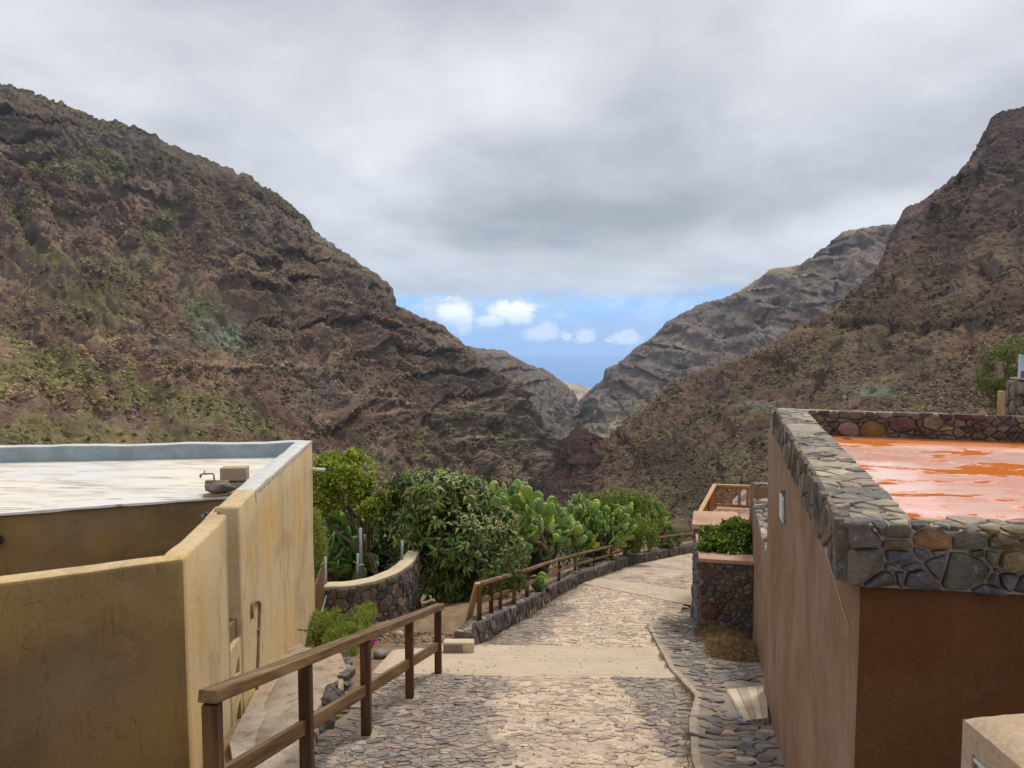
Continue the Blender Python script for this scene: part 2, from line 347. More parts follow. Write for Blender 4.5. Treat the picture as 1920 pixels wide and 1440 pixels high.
# path surfaces
def m_path():
    m, t = mat('cement_path_bed'); p = pos(t); v = vcol(t)
    a = t.noise(p, 2.2, 6, .6, .4); b = t.noise(p, 22, 6, .75, .3); f = t.noise(p, 110, 4, .75)
    c = t.mix(1.0, v, t.mix(t.ss(a, .3, .7), (.80, .78, .76), (1.16, 1.14, 1.10)), 'MULTIPLY')
    c = t.mix(t.m('MULTIPLY', t.ss(b, .48, .72), .55), c, (.17, .145, .12)); c = t.mix(t.m('MULTIPLY', t.ss(f, .55, .8), .35), c, (.1, .09, .08))
    finish(t, c, .9, t.m('ADD', b, t.m('MULTIPLY', f, .5)), .7, .03, .15); return m
M['path'] = m_path()
def m_band():
    m, t = mat('grooved_concrete_band'); p = pos(t)
    a = t.noise(p, 1.3, 5, .6, .3); f = t.noise(p, 70, 4, .7); gcol = t.noise(t.mapping(p, (1.2, 22, 1)), 1.0, 4, .6, .3)
    wv = t.n('ShaderNodeTexWave', wave_type='BANDS', bands_direction='Y'); t.put(wv.inputs['Vector'], p); wv.inputs['Scale'].default_value = 2.6
    wv.inputs['Distortion'].default_value = 1.2; wv.inputs['Detail'].default_value = 3; wv.inputs['Detail Scale'].default_value = 1.5
    c = t.mix(t.ss(a, .35, .7), (.60, .475, .345), (.50, .40, .29)); c = t.mix(t.m('MULTIPLY', t.ss(gcol, .5, .75), .4), c, (.33, .25, .18))
    c = t.mix(t.m('MULTIPLY', t.ss(wv.outputs[1], .4, .0), .6), c, (.28, .21, .15)); c = t.mix(t.m('MULTIPLY', f, .2), c, (.3, .23, .17))
    finish(t, c, .9, t.m('ADD', wv.outputs[1], t.m('MULTIPLY', f, .3)), .5, .012, .15); return m
M['band'] = m_band()
def m_redroof():
    m, t = mat('wet_terracotta_roof'); p = pos(t)
    a = t.noise(t.mapping(p, (1, 1.5, 1)), 1.25, 6, .58, .55); b = t.noise(t.mapping(p, (1, 2.0, 1), (4, 2, 0)), 2.4, 6, .6, .5); f = t.noise(p, 60, 4, .7)
    wet = t.ss(t.m('ADD', t.m('MULTIPLY', a, .7), t.m('MULTIPLY', b, .3)), .452, .492)
    sepp = t.n('ShaderNodeSeparateXYZ', {0: p})
    far = t.ss(t.m('ADD', sepp.outputs[1], t.m('MULTIPLY', sepp.outputs[0], .29)), 8.8, 8.1)                       # drier strip along the back parapet
    wet = t.m('MULTIPLY', wet, t.m('ADD', t.m('MULTIPLY', far, .92), .08))
    sky_sheen = t.m('MULTIPLY', wet, t.ss(b, .46, .56))
    c = t.mix(wet, (.43, .125, .028), (.84, .42, .32)); c = t.mix(t.m('MULTIPLY', sky_sheen, .6), c, (.84, .62, .54))  # wet parts turn pale pink: sky reflection put into the base colour
    r = t.m('ADD', t.m('MULTIPLY', t.m('SUBTRACT', 1.0, wet), .8), .08)
    finish(t, c, r, t.m('MULTIPLY', f, t.m('SUBTRACT', 1.0, wet)), .25, .008, t.m('MULTIPLY', wet, .5)); return m
M['redroof'] = m_redroof()

# ---------------------------------------------------------------- stones laid as power-diagram cells
def clip(poly, nx, ny, c):                      # keep nx*x+ny*y <= c
    out = []; n = len(poly)
    for i in range(n):
        a = poly[i]; b = poly[(i + 1) % n]; da = nx * a[0] + ny * a[1] - c; db = nx * b[0] + ny * b[1] - c
        if da <= 0: out.append(a)
        if (da < 0 < db) or (db < 0 < da):
            t = da / (da - db); out.append((a[0] + (b[0] - a[0]) * t, a[1] + (b[1] - a[1]) * t))
    return out
def cells(sites, bound, R):
    """sites [(x,y,r)], bound polygon, R neighbour radius"""
    hx = {}
    for i, s in enumerate(sites): hx.setdefault((int(s[0] // R), int(s[1] // R)), []).append(i)
    res = []
    for i, (x, y, r) in enumerate(sites):
        k = R * 1.2; poly = [(x - k, y - k), (x + k, y - k), (x + k, y + k), (x - k, y + k)]
        if bound:
            nb = len(bound)
            for q in range(nb):
                a, b = bound[q], bound[(q + 1) % nb]; nx, ny = b[1] - a[1], a[0] - b[0]
                poly = clip(poly, nx, ny, nx * a[0] + ny * a[1])
                if not poly: break
        cx, cy = int(x // R), int(y // R); cand = []
        for dx in (-1, 0, 1):
            for dy in (-1, 0, 1): cand += hx.get((cx + dx, cy + dy), [])
        for j in cand:
            if j == i or not poly: continue
            X2, Y2, r2 = sites[j]; nx, ny = 2 * (X2 - x), 2 * (Y2 - y)
            poly = clip(poly, nx, ny, X2 * X2 + Y2 * Y2 - r2 * r2 - x * x - y * y + r * r)
        if len(poly) >= 3:
            A = .5 * sum(poly[q][0] * poly[(q + 1) % len(poly)][1] - poly[(q + 1) % len(poly)][0] * poly[q][1] for q in range(len(poly)))
            res.append((i, poly, A))
    return res
def chaikin(poly, k=.25):
    out = []; n = len(poly)
    for i in range(n):
        a, b = poly[i], poly[(i + 1) % n]
        out.append((a[0] + (b[0] - a[0]) * k, a[1] + (b[1] - a[1]) * k)); out.append((a[0] + (b[0] - a[0]) * (1 - k), a[1] + (b[1] - a[1]) * (1 - k)))
    return out
def tidy(poly, d):
    out = []
    for p in poly:
        if not out or math.dist(p, out[-1]) > d: out.append(p)
    if len(out) > 3 and math.dist(out[0], out[-1]) <= d: out.pop()
    return out
def stone_mesh(poly, frame, h, gap, col, rnd=random, round_=True, top=.84, jit=.3):
    """poly in (s,t); frame(s,t,n)->Vector"""
    poly = tidy(poly, gap * 1.5)
    if len(poly) < 3: return None
    poly = chaikin(poly, .22 if round_ == 2 else .13)
    poly = tidy(poly, gap * .7)
    cx = sum(p[0] for p in poly) / len(poly); cy = sum(p[1] for p in poly) / len(poly); n = len(poly)
    R = sum(math.dist(p, (cx, cy)) for p in poly) / n
    if R < gap * 1.6: return None
    tx, ty = rnd.uniform(-.6, .6) * h / R, rnd.uniform(-.6, .6) * h / R
    v = []
    sh = [max(.3, 1 - gap / max(math.dist(p, (cx, cy)), gap) * rnd.uniform(.8, 1.35)) for p in poly]
    for p, q in zip(poly, sh): v.append(frame(cx + (p[0] - cx) * q, cy + (p[1] - cy) * q, -.012))
    for p, q in zip(poly, sh):
        q *= rnd.uniform(.93, .99); dx, dy = (p[0] - cx) * q, (p[1] - cy) * q; v.append(frame(cx + dx, cy + dy, h * rnd.uniform(.5, .75) + tx * dx + ty * dy))
    for p, q in zip(poly, sh):
        q *= rnd.uniform(top - .1, top + .05); dx, dy = (p[0] - cx) * q, (p[1] - cy) * q
        v.append(frame(cx + dx, cy + dy, h * rnd.uniform(1 - jit, 1) + tx * dx + ty * dy))
    v.append(frame(cx, cy, h * rnd.uniform(.95, 1.12)))
    f = []
    for r in (0, 1):
        f += [(r * n + i, r * n + (i + 1) % n, (r + 1) * n + (i + 1) % n, (r + 1) * n + i) for i in range(n)]
    f += [(2 * n + i, 2 * n + (i + 1) % n, 3 * n) for i in range(n)]
    return v, f, col
def jitter(c, a=.12, rnd=random):
    k = 1 + rnd.uniform(-a, a) * 1.6; return tuple(max(.01, q * k * (1 + rnd.uniform(-a, a) * .35)) for q in c)
LAVA = [(.12, .10, .09), (.15, .12, .10), (.17, .135, .10), (.11, .10, .098), (.19, .135, .085), (.17, .15, .13), (.10, .085, .08), (.21, .155, .10), (.14, .10, .09)]
GREY = [(.13, .12, .125), (.17, .155, .15), (.11, .10, .105), (.20, .18, .165), (.15, .14, .145)]
def rand_sites(W, H, sx, sy, jit=.45, rv=.35, rnd=random):
    out = []; ny = max(1, round(H / sy)); nx = max(1, round(W / sx))
    for j in range(ny):
        for i in range(nx):
            out.append(((i + .5 + (.5 if j % 2 else 0) - .25 + rnd.uniform(-jit, jit)) * W / nx, (j + .5 + rnd.uniform(-jit, jit) * .8) * H / ny, rnd.uniform(0, rv) * min(W / nx, H / ny) * 1.6))
    return out
def lay(sites, bound, R, frame, parent, h, gap, palette, m, anis=1.0, limit=300, near=None, name='stone', round_=True, cfun=None, hv=.35, rnd=random):
    """cells become single stones; past the limit the farthest are joined"""
    s2 = [(x / anis, y, r) for x, y, r in sites]; b2 = [(x / anis, y) for x, y in bound] if bound else None
    items = []
    for i, poly, A in cells(s2, b2, R):
        poly = [(p[0] * anis, p[1]) for p in poly]
        cx = sum(p[0] for p in poly) / len(poly); cy = sum(p[1] for p in poly) / len(poly)
        col = cfun(i, cx, cy) if cfun else jitter(rnd.choice(palette), .14, rnd)
        if col is None: continue
        hh = h(cx, cy) if callable(h) else h
        sm = stone_mesh(poly, frame, hh * rnd.uniform(1 - hv, 1 + hv), gap, col, rnd, round_)
        if sm: items.append((frame(cx, cy, 0), sm))
    items.sort(key=near or (lambda q: q[0].length))
    for c, sm in items[:limit]: MB().add(*sm).build(name, m, parent, smooth=False)
    if items[limit:]:
        b = MB()
        for c, sm in items[limit:]: b.add(*sm)
        b.build(name + '_field', m, parent, 'stuff', False)
    return items

# ---------------------------------------------------------------- walls as swept strips with softly uneven faces
def strip(path, thick, ztop, zbot, side=1, wob=.008, step=.12, rnd_top=.02, seed=0, vstep=.35, closed_ends=True):
    """path: (x,y) list = the outer face's line; thickness grows to `side` (+1 left of travel). ztop/zbot: f(s,x,y)."""
    pts = []; 
    for a, b in zip(path[:-1], path[1:]):
        L = math.dist(a, b); n = max(1, int(L / step))
        pts += [(a[0] + (b[0] - a[0]) * k / n, a[1] + (b[1] - a[1]) * k / n) for k in range(n)]
    pts.append(path[-1]); mb = MB(); V = []; s = 0; n = len(pts)
    zt0 = ztop(0, *pts[0]); zb0 = zbot(0, *pts[0]); nv = max(2, int((zt0 - zb0) / vstep))
    corner = {tuple(p) for p in path[1:-1]}
    for i, p in enumerate(pts):
        a = pts[max(i - 1, 0)]; b = pts[min(i + 1, n - 1)]
        if i: s += math.dist(pts[i - 1], p)
        def un(q, r): L = math.dist(q, r) or 1; return ((r[0] - q[0]) / L, (r[1] - q[1]) / L)
        d1 = un(a, p) if i else un(p, b); d2 = un(p, b) if i < n - 1 else d1
        n1 = (-d1[1] * side, d1[0] * side); n2 = (-d2[1] * side, d2[0] * side)
        mx = (n1[0] + n2[0], n1[1] + n2[1]); L = math.hypot(*mx) or 1; mx = (mx[0] / L, mx[1] / L); k = 1 / max(.4, mx[0] * n1[0] + mx[1] * n1[1])
        zt = ztop(s, *p) + n1d(s * 2.1, seed) * wob * 1.6; zb = zbot(s, *p)
        prof = []
        for j in range(nv): q = j / nv; prof.append((0, zb + (zt - rnd_top - zb) * q))
        prof += [(0, zt - rnd_top), (rnd_top * .35, zt - rnd_top * .3), (rnd_top, zt), (thick - rnd_top, zt + .002), (thick - rnd_top * .35, zt - rnd_top * .3), (thick, zt - rnd_top)]
        for j in range(nv - 1, -1, -1): q = j / nv; prof.append((thick, zb + (zt - rnd_top - zb) * q))
        for t, z in prof:
            o = t + wob * n1d(s * 1.7 + 9, z * 1.9 + seed) * (1 if t < thick / 2 else -1)
            V.append((p[0] + mx[0] * k * o, p[1] + mx[1] * k * o, z))
    m = len(prof); F = []
    for i in range(n - 1):
        for j in range(m - 1):
            q = (i * m + j, (i + 1) * m + j, (i + 1) * m + j + 1, i * m + j + 1); F.append(q[::-1] if side < 0 else q)
    if closed_ends:
        for i in (0, n - 1):
            for j in range(m // 2):
                a = i * m
                if j + 1 < m - 1 - j - 1 + 1: F.append((a + j, a + j + 1, a + m - 2 - j, a + m - 1 - j))
    mb.add(V, [f for f in F if len(set(f)) == 4]); return mb

# wood pieces carry a grain direction
def wood(name, parts, m, parent, bevel=.006, tint=1.0, label=None):
    mb = MB(); gr = []
    for a, b, w_, h_ in parts:
        a, b = Vector(a), Vector(b); n0 = len(mb.v); mb.bar(a, b, w_, h_, (tint,) * 3)
        d = (b - a).normalized(); u = Vector((0, 0, 1)) if abs(d.z) < .97 else Vector((0, 1, 0)); x = d.cross(u).normalized(); y = x.cross(d)
        off = random.uniform(0, 40)
        for v in mb.v[n0:]: q = Vector(v) - a; gr.append((q.dot(d) + off, q.dot(x) + off, q.dot(y)))
    o = mb.build(name, m, parent, bevel=bevel, label=label)
    at = o.data.attributes.new('gr', 'FLOAT_VECTOR', 'POINT'); at.data.foreach_set('vector', np.array(gr, np.float32).ravel())
    return o
# ================================================================ SETTING
def m_hill(name, k=1.0, rockk=.8):
    m, t = mat(name); p = pos(t); v = vcol(t)
    a = t.noise(p, .035, 8, .62, .5); b = t.noise(p, .3, 7, .68, .3); f = t.noise(p, 1.3, 6, .7, .2)
    stv = t.noise(t.mapping(p, (.12, .12, .010)), 1.0, 6, .65, .4)      # vertical runnels on the cliffs
    lay_ = t.noise(t.mapping(p, (.004, .004, .16)), 1.0, 5, .6, .25)      # lava beds
    c = t.mix(1.0, v, t.mix(t.ss(a, .3, .7), (.72, .70, .72), (1.28, 1.24, 1.18)), 'MULTIPLY')
    c = t.mix(t.m('MULTIPLY', t.ss(b, .50, .66), .75), c, t.mix(1.0, c, (.36, .37, .36), 'MULTIPLY'))
    c = t.mix(t.m('MULTIPLY', t.ss(f, .50, .66), .6), c, t.mix(1.0, c, (1.7, 1.6, 1.35), 'MULTIPLY'))
    ge = t.n('ShaderNodeNewGeometry'); nz = t.n('ShaderNodeSeparateXYZ', {0: ge.outputs['Normal']}).outputs[2]
    steep = t.m('MULTIPLY', t.ss(nz, .66, .36), rockk)
    rock = t.mix(t.ss(lay_, .4, .6), (.11, .080, .068), (.20, .15, .125)); rock = t.mix(t.m('MULTIPLY', t.ss(stv, .5, .65), .6), rock, (.05, .036, .033))
    c = t.mix(steep, c, rock)
    h = t.m('ADD', t.m('MULTIPLY', b, 2.6), t.m('ADD', t.m('MULTIPLY', f, .9), t.m('MULTIPLY', stv, 2.0)))
    finish(t, c, .95, h, .7, .7 * k, .05); return m
M['hill'] = m_hill('volcanic_hillside'); M['hill_far'] = m_hill('distant_hillside', 2.2, .4)

def resample(line, n):
    pts = []; d = None
    ds = []
    for i, q in enumerate(line): ds.append(q[2] if len(q) > 2 else None)
    idx = [i for i, d in enumerate(ds) if d is not None]
    ds = np.interp(range(len(line)), idx, [ds[i] for i in idx])
    xy = np.array([[q[0], q[1]] for q in line], float); s = np.concatenate([[0], np.cumsum(np.hypot(*np.diff(xy, axis=0).T))]); s /= s[-1]
    u = np.linspace(0, 1, n); px = np.interp(u, s, xy[:, 0]); py = np.interp(u, s, xy[:, 1]); d = np.exp(np.interp(u, s, np.log(ds)))
    ru = (px - 960) / FPX; rv = (720 - py) / FPX; ry = CP + rv * SP; rz = -SP + rv * CP
    return np.stack([ru / ry * d, d, rz / ry * d], 1)
def loft(lines, nu, nv, back=(.35, .5), nb=6):
    L = np.stack([resample(l, nu) for l in lines])                    # crest..foot
    K = len(L); v = np.linspace(0, K - 1, nv); i = np.minimum(v.astype(int), K - 2); f = (v - i)[:, None, None]
    g_ = lambda k: L[np.clip(k, 0, K - 1)]
    p0, p1, p2, p3 = g_(i - 1), g_(i), g_(i + 1), g_(i + 2)
    S = .5 * (2 * p1 + (p2 - p0) * f * .8 + (2 * p0 * .8 - (5 * .8 + .2 * 5) * p1 * 1 + 0 * p1) * 0)
    t = f; h00 = 2 * t**3 - 3 * t**2 + 1; h10 = t**3 - 2 * t**2 + t; h01 = -2 * t**3 + 3 * t**2; h11 = t**3 - t**2
    S = h00 * p1 + h10 * (p2 - p0) * .4 + h01 * p2 + h11 * (p3 - p1) * .4
    crest = L[0]; B = []                                               # the far side falls away behind the crest
    for k in range(nb, 0, -1):
        q = k / nb; c = crest.copy(); c[:, 0] *= 1 + back[0] * q * .8; c[:, 1] *= 1 + back[0] * q; c[:, 2] -= back[1] * crest[:, 1] * q ** 1.4 * .6; B.append(c)
    return np.concatenate([np.stack(B), S]).transpose(1, 0, 2), nb     # (nu, nv+nb, 3)
def normals(V):
    du = np.gradient(V, axis=0); dv = np.gradient(V, axis=1); n = np.cross(dv, du); n /= np.linalg.norm(n, axis=2)[..., None] + 1e-9
    return n
def project(V):
    f = V[..., 1] * CP - V[..., 2] * SP; up = V[..., 1] * SP + V[..., 2] * CP
    return 960 + FPX * V[..., 0] / f, 720 - FPX * up / f
def lerpc(c, col, m): return c + (np.array(col) - c) * np.clip(m, 0, 1)[..., None]
def spot(px, py, x, y, sx, sy, ang=0.0):
    ca, sa = math.cos(ang), math.sin(ang); dx, dy = px - x, py - y
    return np.exp(-(((dx * ca + dy * sa) / sx) ** 2 + ((-dx * sa + dy * ca) / sy) ** 2))

def hillside(name, lines, nu, nv, amp, cell, strata, colfn, m, crest_rough=1.0, back=(.35, .5), gully=.38, seed=0.0, bandk=1.0, shear=(16, -5), ledges=()):
    V, nb = loft(lines, nu, nv, back)
    N = normals(V); N *= np.sign((N[..., 1:2] * -1) + (N[..., 2:3]) + 1e-6)       # face the camera / sky
    U = np.linspace(0, 1, nu)[:, None] + 0 * V[..., 0]; T = (np.arange(V.shape[1])[None, :] - nb) / (nv - 1) + 0 * V[..., 0]
    dist = V[..., 1]; amp = amp * np.clip(dist / 420, .12, 1.2) ** .9; ramp = sstep(T, 0.0, .22); sc = 1.0 / cell
    x, y, z = V[..., 0], V[..., 1], V[..., 2]
    spur = ridged(x * sc + seed, y * sc * .55, z * sc * .35, 4) - .5
    rough = fbm(x * sc * 4 + 3, y * sc * 4, z * sc * 4, 5, .58)
    fine = fbm(x * sc * 16 + 1, y * sc * 16, z * sc * 16, 3, .6)
    fall = ridged(U * shear[0] + T * shear[1] + .3 * rough, T * 2.6, seed, 4, .55) - .45
    D = amp * (.40 * fall * ramp + gully * spur * ramp + .20 * rough * (.12 + .88 * ramp) + .15 * fine * (.3 + .7 * ramp))
    # lava beds: each bed steps forward over the one below
    zz = z / strata + .35 * fbm(x * sc * .5, y * sc * .5, 5, 2) + .04 * rough; fr = zz - np.floor(zz)
    bed = sstep(fr, .0, .16) * (1 - fr) - .4
    hard = sstep(fbm(x * sc * .8 + 40, y * sc * .5, zz * .5, 3), -.30, .25)
    D2 = amp * .85 * bed * hard * ramp
    V = V + N * D[..., None]; Hn = N.copy(); Hn[..., 2] *= .2; V = V + Hn * D2[..., None]
    lg = 0 * T; cf = 0 * T; px0, py0 = project(V)
    for ln, hgt in ledges:
        lx_, ly_ = zip(*ln); wv = 5 * fbm(px0 * .02, hgt, 3.3, 4, .6) + 2 * fbm(px0 * .15, hgt, 1.3, 3); sd = py0 - np.interp(px0, lx_, ly_) - wv
        on = sstep(px0, lx_[0] - 10, lx_[0] + 50) * (1 - sstep(px0, lx_[-1] - 50, lx_[-1] + 10)) * (T > 0) * sstep(fbm(px0 * .018, hgt * 3, 7.7, 3), -.5, -.1)
        V = V + Hn * (amp * hgt * on * sstep(sd, -1.5, 3.5) * np.exp(-np.maximum(sd, 0) / 26))[..., None]
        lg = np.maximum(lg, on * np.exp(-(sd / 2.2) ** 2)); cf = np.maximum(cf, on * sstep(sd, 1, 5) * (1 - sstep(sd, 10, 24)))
    V[..., 2] += crest_rough * amp * .09 * (1 - ramp) * (fbm(U * nu * .09 + seed, 0.3, .1, 5, .7)) * (T > -.3)
    px, py = project(V); c = colfn(V, px, py, U, T, rough, fine, hard * sstep(fr, .22, .0))
    bi = np.floor(zz); bh = pn(bi * 3.17 + .5, .31, .7) ; bcol = np.where((bh > .12)[..., None], np.array((1.35, 1.28, 1.22)), np.where((bh < -.12)[..., None], np.array((.66, .60, .62)), np.array((1., .95, .95))))
    c = c * (1 + (bcol - 1) * (hard * (.35 + .65 * sstep(rough, -.3, .3)) * .8 * bandk)[..., None])
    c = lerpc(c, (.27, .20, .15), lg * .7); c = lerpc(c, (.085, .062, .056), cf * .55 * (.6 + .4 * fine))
    me = grid_mesh(name, V.reshape(-1, 3), nu, V.shape[1], c.reshape(-1, 3), True, flip=True)
    o = link(name, me, m, None, 'structure')
    return o, V, c, nb
def cols_left(V, px, py, U, T, rough, fine, ledge):
    n1 = fbm(V[..., 0] * .012, V[..., 1] * .008, V[..., 2] * .02, 4); n2 = fbm(V[..., 0] * .05, V[..., 1] * .03, V[..., 2] * .03, 4)
    c = np.zeros(V.shape) + (.150, .099, .076)
    c = lerpc(c, (.20, .155, .12), sstep(n2, .0, .5) * .7)
    c = lerpc(c, (.135, .125, .085), (1 - sstep(T, .12, .36)) * .75 * sstep(n1 + .35, 0, .4))
    c = lerpc(c, (.235, .165, .11), ledge * .7)
    diag = fbm((px + py * .85) * .016, (py - px * .62) * .0035 + 3, 1.1, 4)                        # scree runs
    c = lerpc(c, (.215, .15, .10), sstep(diag, .16, .30) * sstep(T, .22, .40) * (1 - sstep(T, .75, .95)) * .95 * (px < 720))
    grn = sstep(fbm(px * .009 + 2, py * .011, 4.0, 4) + .50 * sstep(py, 600, 820) - .5 * sstep(px, 340, 620), .12, .45)
    c = lerpc(c, (.15, .145, .062), grn * .7)
    c = lerpc(c, (.20, .165, .075), sstep(fbm(px * .02, py * .03, 9.0, 3), .18, .42) * sstep(py, 640, 720) * (px < 300) * .8)
    c = lerpc(c, (.15, .165, .06), spot(px, py, 180, 570, 70, 50, .5) * .75)
    c = lerpc(c, (.12, .16, .07), spot(px, py, 375, 575, 34, 22) * .9); c = lerpc(c, (.16, .235, .175), spot(px, py, 425, 628, 48, 24, .35) * .95)
    c = lerpc(c, (.09, .125, .055), spot(px, py, 840, 790, 34, 18) * .8)
    c = lerpc(c, (.36, .26, .20), spot(px, py, 40, 290, 60, 14, .35) * .8); c = lerpc(c, (.13, .055, .045), spot(px, py, 60, 335, 120, 16, .3) * .8)
    c = lerpc(c, (.30, .17, .07), spot(px, py, 968, 872, 12, 4, .9) * .9)
    c = lerpc(c, (.30, .22, .16), sstep(fbm(px * .05, py * .02, 3.3, 3), .0, .3) * spot(px, py, 740, 768, 260, 7) * .75)
    c = lerpc(c, (.27, .19, .13), spot(px, py, 430, 690, 100, 9) * .6)
    c = lerpc(c, (.14, .13, .135), spot(px, py, 610, 735, 40, 40) * .5); c = lerpc(c, (.20, .155, .12), spot(px, py, 950, 880, 80, 45) * .6)
    return c
A_lines = [
 [(-420, 20, 520), (-150, 110, 520), (0, 155, 520), (60, 172), (110, 192), (190, 222), (250, 235, 530), (330, 275), (430, 315, 560), (500, 350), (550, 385, 600), (590, 430), (640, 470, 640), (690, 503), (727, 527, 690), (737, 545), (739, 571, 692), (792, 594, 720), (835, 612, 740), (862, 638), (897, 665, 780), (950, 712, 820), (990, 742), (1012, 775, 860), (1028, 808), (1044, 850, 900)],
 [(-420, 300, 420), (0, 360, 420), (250, 430, 430), (450, 520, 450), (600, 610, 500), (740, 680, 560), (850, 720, 650), (940, 765, 740), (1000, 805, 820), (1040, 853, 890)],
 [(-420, 600, 230), (0, 620, 250), (200, 660, 270), (400, 700, 300), (560, 745, 340), (700, 785, 400), (850, 815, 500), (940, 838, 640), (1000, 853, 760), (1036, 862, 880)],
 [(-420, 1050, 80), (0, 1000, 100), (200, 1010, 125), (400, 1030, 150), (600, 1050, 190), (750, 1040, 250), (870, 1010, 360), (950, 960, 520), (1000, 915, 670), (1036, 880, 860)]]
A_LEDGES = [([(300, 668), (430, 690), (560, 686), (660, 700)], .5), ([(590, 738), (700, 745), (760, 752), (860, 762), (940, 745), (1000, 752)], .45), ([(670, 782), (760, 768), (880, 774), (1010, 786)], .35),
 ([(560, 545), (660, 575), (740, 606), (850, 656), (905, 694), (975, 738)], .5), ([(-60, 330), (100, 348), (200, 372), (330, 412)], .5), ([(340, 462), (470, 515), (560, 560), (640, 592), (760, 640)], .45), ([(700, 660), (790, 690), (880, 712), (950, 735)], .4), ([(100, 560), (200, 590), (330, 640)], .3), ([(780, 830), (880, 820), (1000, 826)], .3)]
hill_l, VA, CA, nbA = hillside('hill_left', A_lines, 860, 500, 17, 95, 19, cols_left, M['hill'], 1.0, ledges=A_LEDGES)
def cols_right(V, px, py, U, T, rough, fine, ledge):
    n1 = fbm(V[..., 0] * .02, V[..., 1] * .012, V[..., 2] * .02, 4); n2 = fbm(V[..., 0] * .06, V[..., 1] * .04, V[..., 2] * .05, 4)
    c = np.zeros(V.shape) + (.132, .086, .064)
    c = lerpc(c, (.165, .120, .082), sstep(n2, -.1, .45) * .8)
    c = lerpc(c, (.125, .112, .068), sstep(n1, .05, .4) * .4)
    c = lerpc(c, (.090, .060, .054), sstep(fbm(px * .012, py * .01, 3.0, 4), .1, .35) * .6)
    c = lerpc(c, (.20, .165, .08), spot(px, py, 1180, 960, 90, 60) * .5 + spot(px, py, 1530, 590, 120, 20, -.5) * .5)
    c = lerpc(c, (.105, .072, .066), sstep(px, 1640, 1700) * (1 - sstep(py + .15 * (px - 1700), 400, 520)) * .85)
    c = lerpc(c, (.16, .20, .16), spot(px, py, 1420, 760, 34, 8) * .8 + spot(px, py, 1640, 735, 50, 10) * .7)
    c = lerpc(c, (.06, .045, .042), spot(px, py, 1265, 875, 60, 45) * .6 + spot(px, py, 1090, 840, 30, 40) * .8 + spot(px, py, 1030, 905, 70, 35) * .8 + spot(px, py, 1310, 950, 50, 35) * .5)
    c = lerpc(c, (.075, .11, .045), spot(px, py, 1382, 856, 10, 6) * .9)
    return c
B_lines = [
 [(960, 955, 318), (985, 918, 325), (1010, 898), (1040, 872, 340), (1062, 862), (1085, 850, 345), (1104, 842, 352), (1122, 838, 360), (1150, 812, 372), (1185, 778), (1230, 745, 400), (1280, 706), (1340, 688, 430), (1430, 655, 450), (1480, 628), (1500, 606), (1512, 612), (1600, 553, 440), (1650, 503), (1662, 480, 432), (1676, 430, 430), (1692, 398, 420), (1750, 360), (1806, 320, 400), (1832, 275), (1850, 240, 385), (1857, 222), (1882, 208), (1922, 199, 380), (2100, 165, 360), (2350, 120, 330)],
 [(960, 962, 312), (1050, 925, 300), (1100, 905, 300), (1160, 868, 305), (1230, 825, 310), (1340, 770, 320), (1500, 700, 320), (1640, 600, 310), (1720, 520, 300), (1840, 420, 285), (1920, 390, 280), (2350, 330, 260)],
 [(960, 975, 300), (1050, 955, 270), (1120, 935, 245), (1230, 905, 230), (1350, 865, 215), (1500, 800, 200), (1700, 720, 180), (1920, 650, 160), (2350, 560, 150)],
 [(960, 1010, 240), (1040, 1030, 200), (1120, 1040, 160), (1230, 1040, 125), (1350, 1010, 110), (1500, 950, 95), (1700, 900, 85), (1920, 860, 75), (2350, 820, 65)]]
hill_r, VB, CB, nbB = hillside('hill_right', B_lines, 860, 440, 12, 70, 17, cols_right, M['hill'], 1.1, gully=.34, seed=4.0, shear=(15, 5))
def cols_far(V, px, py, U, T, rough, fine, ledge):
    n2 = fbm(V[..., 0] * .012, V[..., 1] * .008, V[..., 2] * .012, 5)
    c = np.zeros(V.shape) + (.195, .155, .14); c = lerpc(c, (.185, .175, .145), sstep(n2, -.1, .4) * .6)
    c = lerpc(c, (.19, .145, .12), ledge * .6); c = lerpc(c, (.30, .23, .14), spot(px, py, 1480, 505, 60, 8) + spot(px, py, 1395, 540, 30, 7, -.4) + spot(px, py, 1600, 436, 60, 7))
    c = lerpc(c, (.25, .25, .15), spot(px, py, 1160, 790, 60, 16, -.55) * .9)  # greenish lower slope, its lit look put into the patch colour
    c = lerpc(c, (.20, .13, .11), spot(px, py, 960, 712, 22, 12, .6) * .8)
    return c
C_lines = [
 [(1030, 868, 1700), (1048, 835, 1990), (1068, 790, 1950), (1085, 752), (1104, 733, 1900), (1131, 712), (1135, 690, 1800), (1163, 680), (1192, 652, 1700), (1226, 630), (1252, 602, 1600), (1318, 568), (1350, 562), (1385, 546, 1500), (1412, 530), (1442, 506, 1400), (1500, 497, 1330), (1528, 480, 1300), (1562, 452), (1580, 436), (1595, 430, 1250), (1690, 418, 1200), (1950, 330, 1100)],
 [(1035, 870, 1500), (1060, 850, 1500), (1085, 815, 1450), (1130, 780, 1350), (1200, 735, 1200), (1300, 680, 1060), (1450, 620, 960), (1600, 570, 900), (1950, 540, 850)],
 [(1035, 885, 900), (1080, 890, 820), (1150, 880, 720), (1250, 860, 660), (1400, 830, 620), (1600, 800, 600), (1950, 800, 580)]]
hill_fr, VC, CC, nbC = hillside('far_hill_right', C_lines, 560, 320, 21, 240, 24, cols_far, M['hill_far'], .8, seed=9.0)
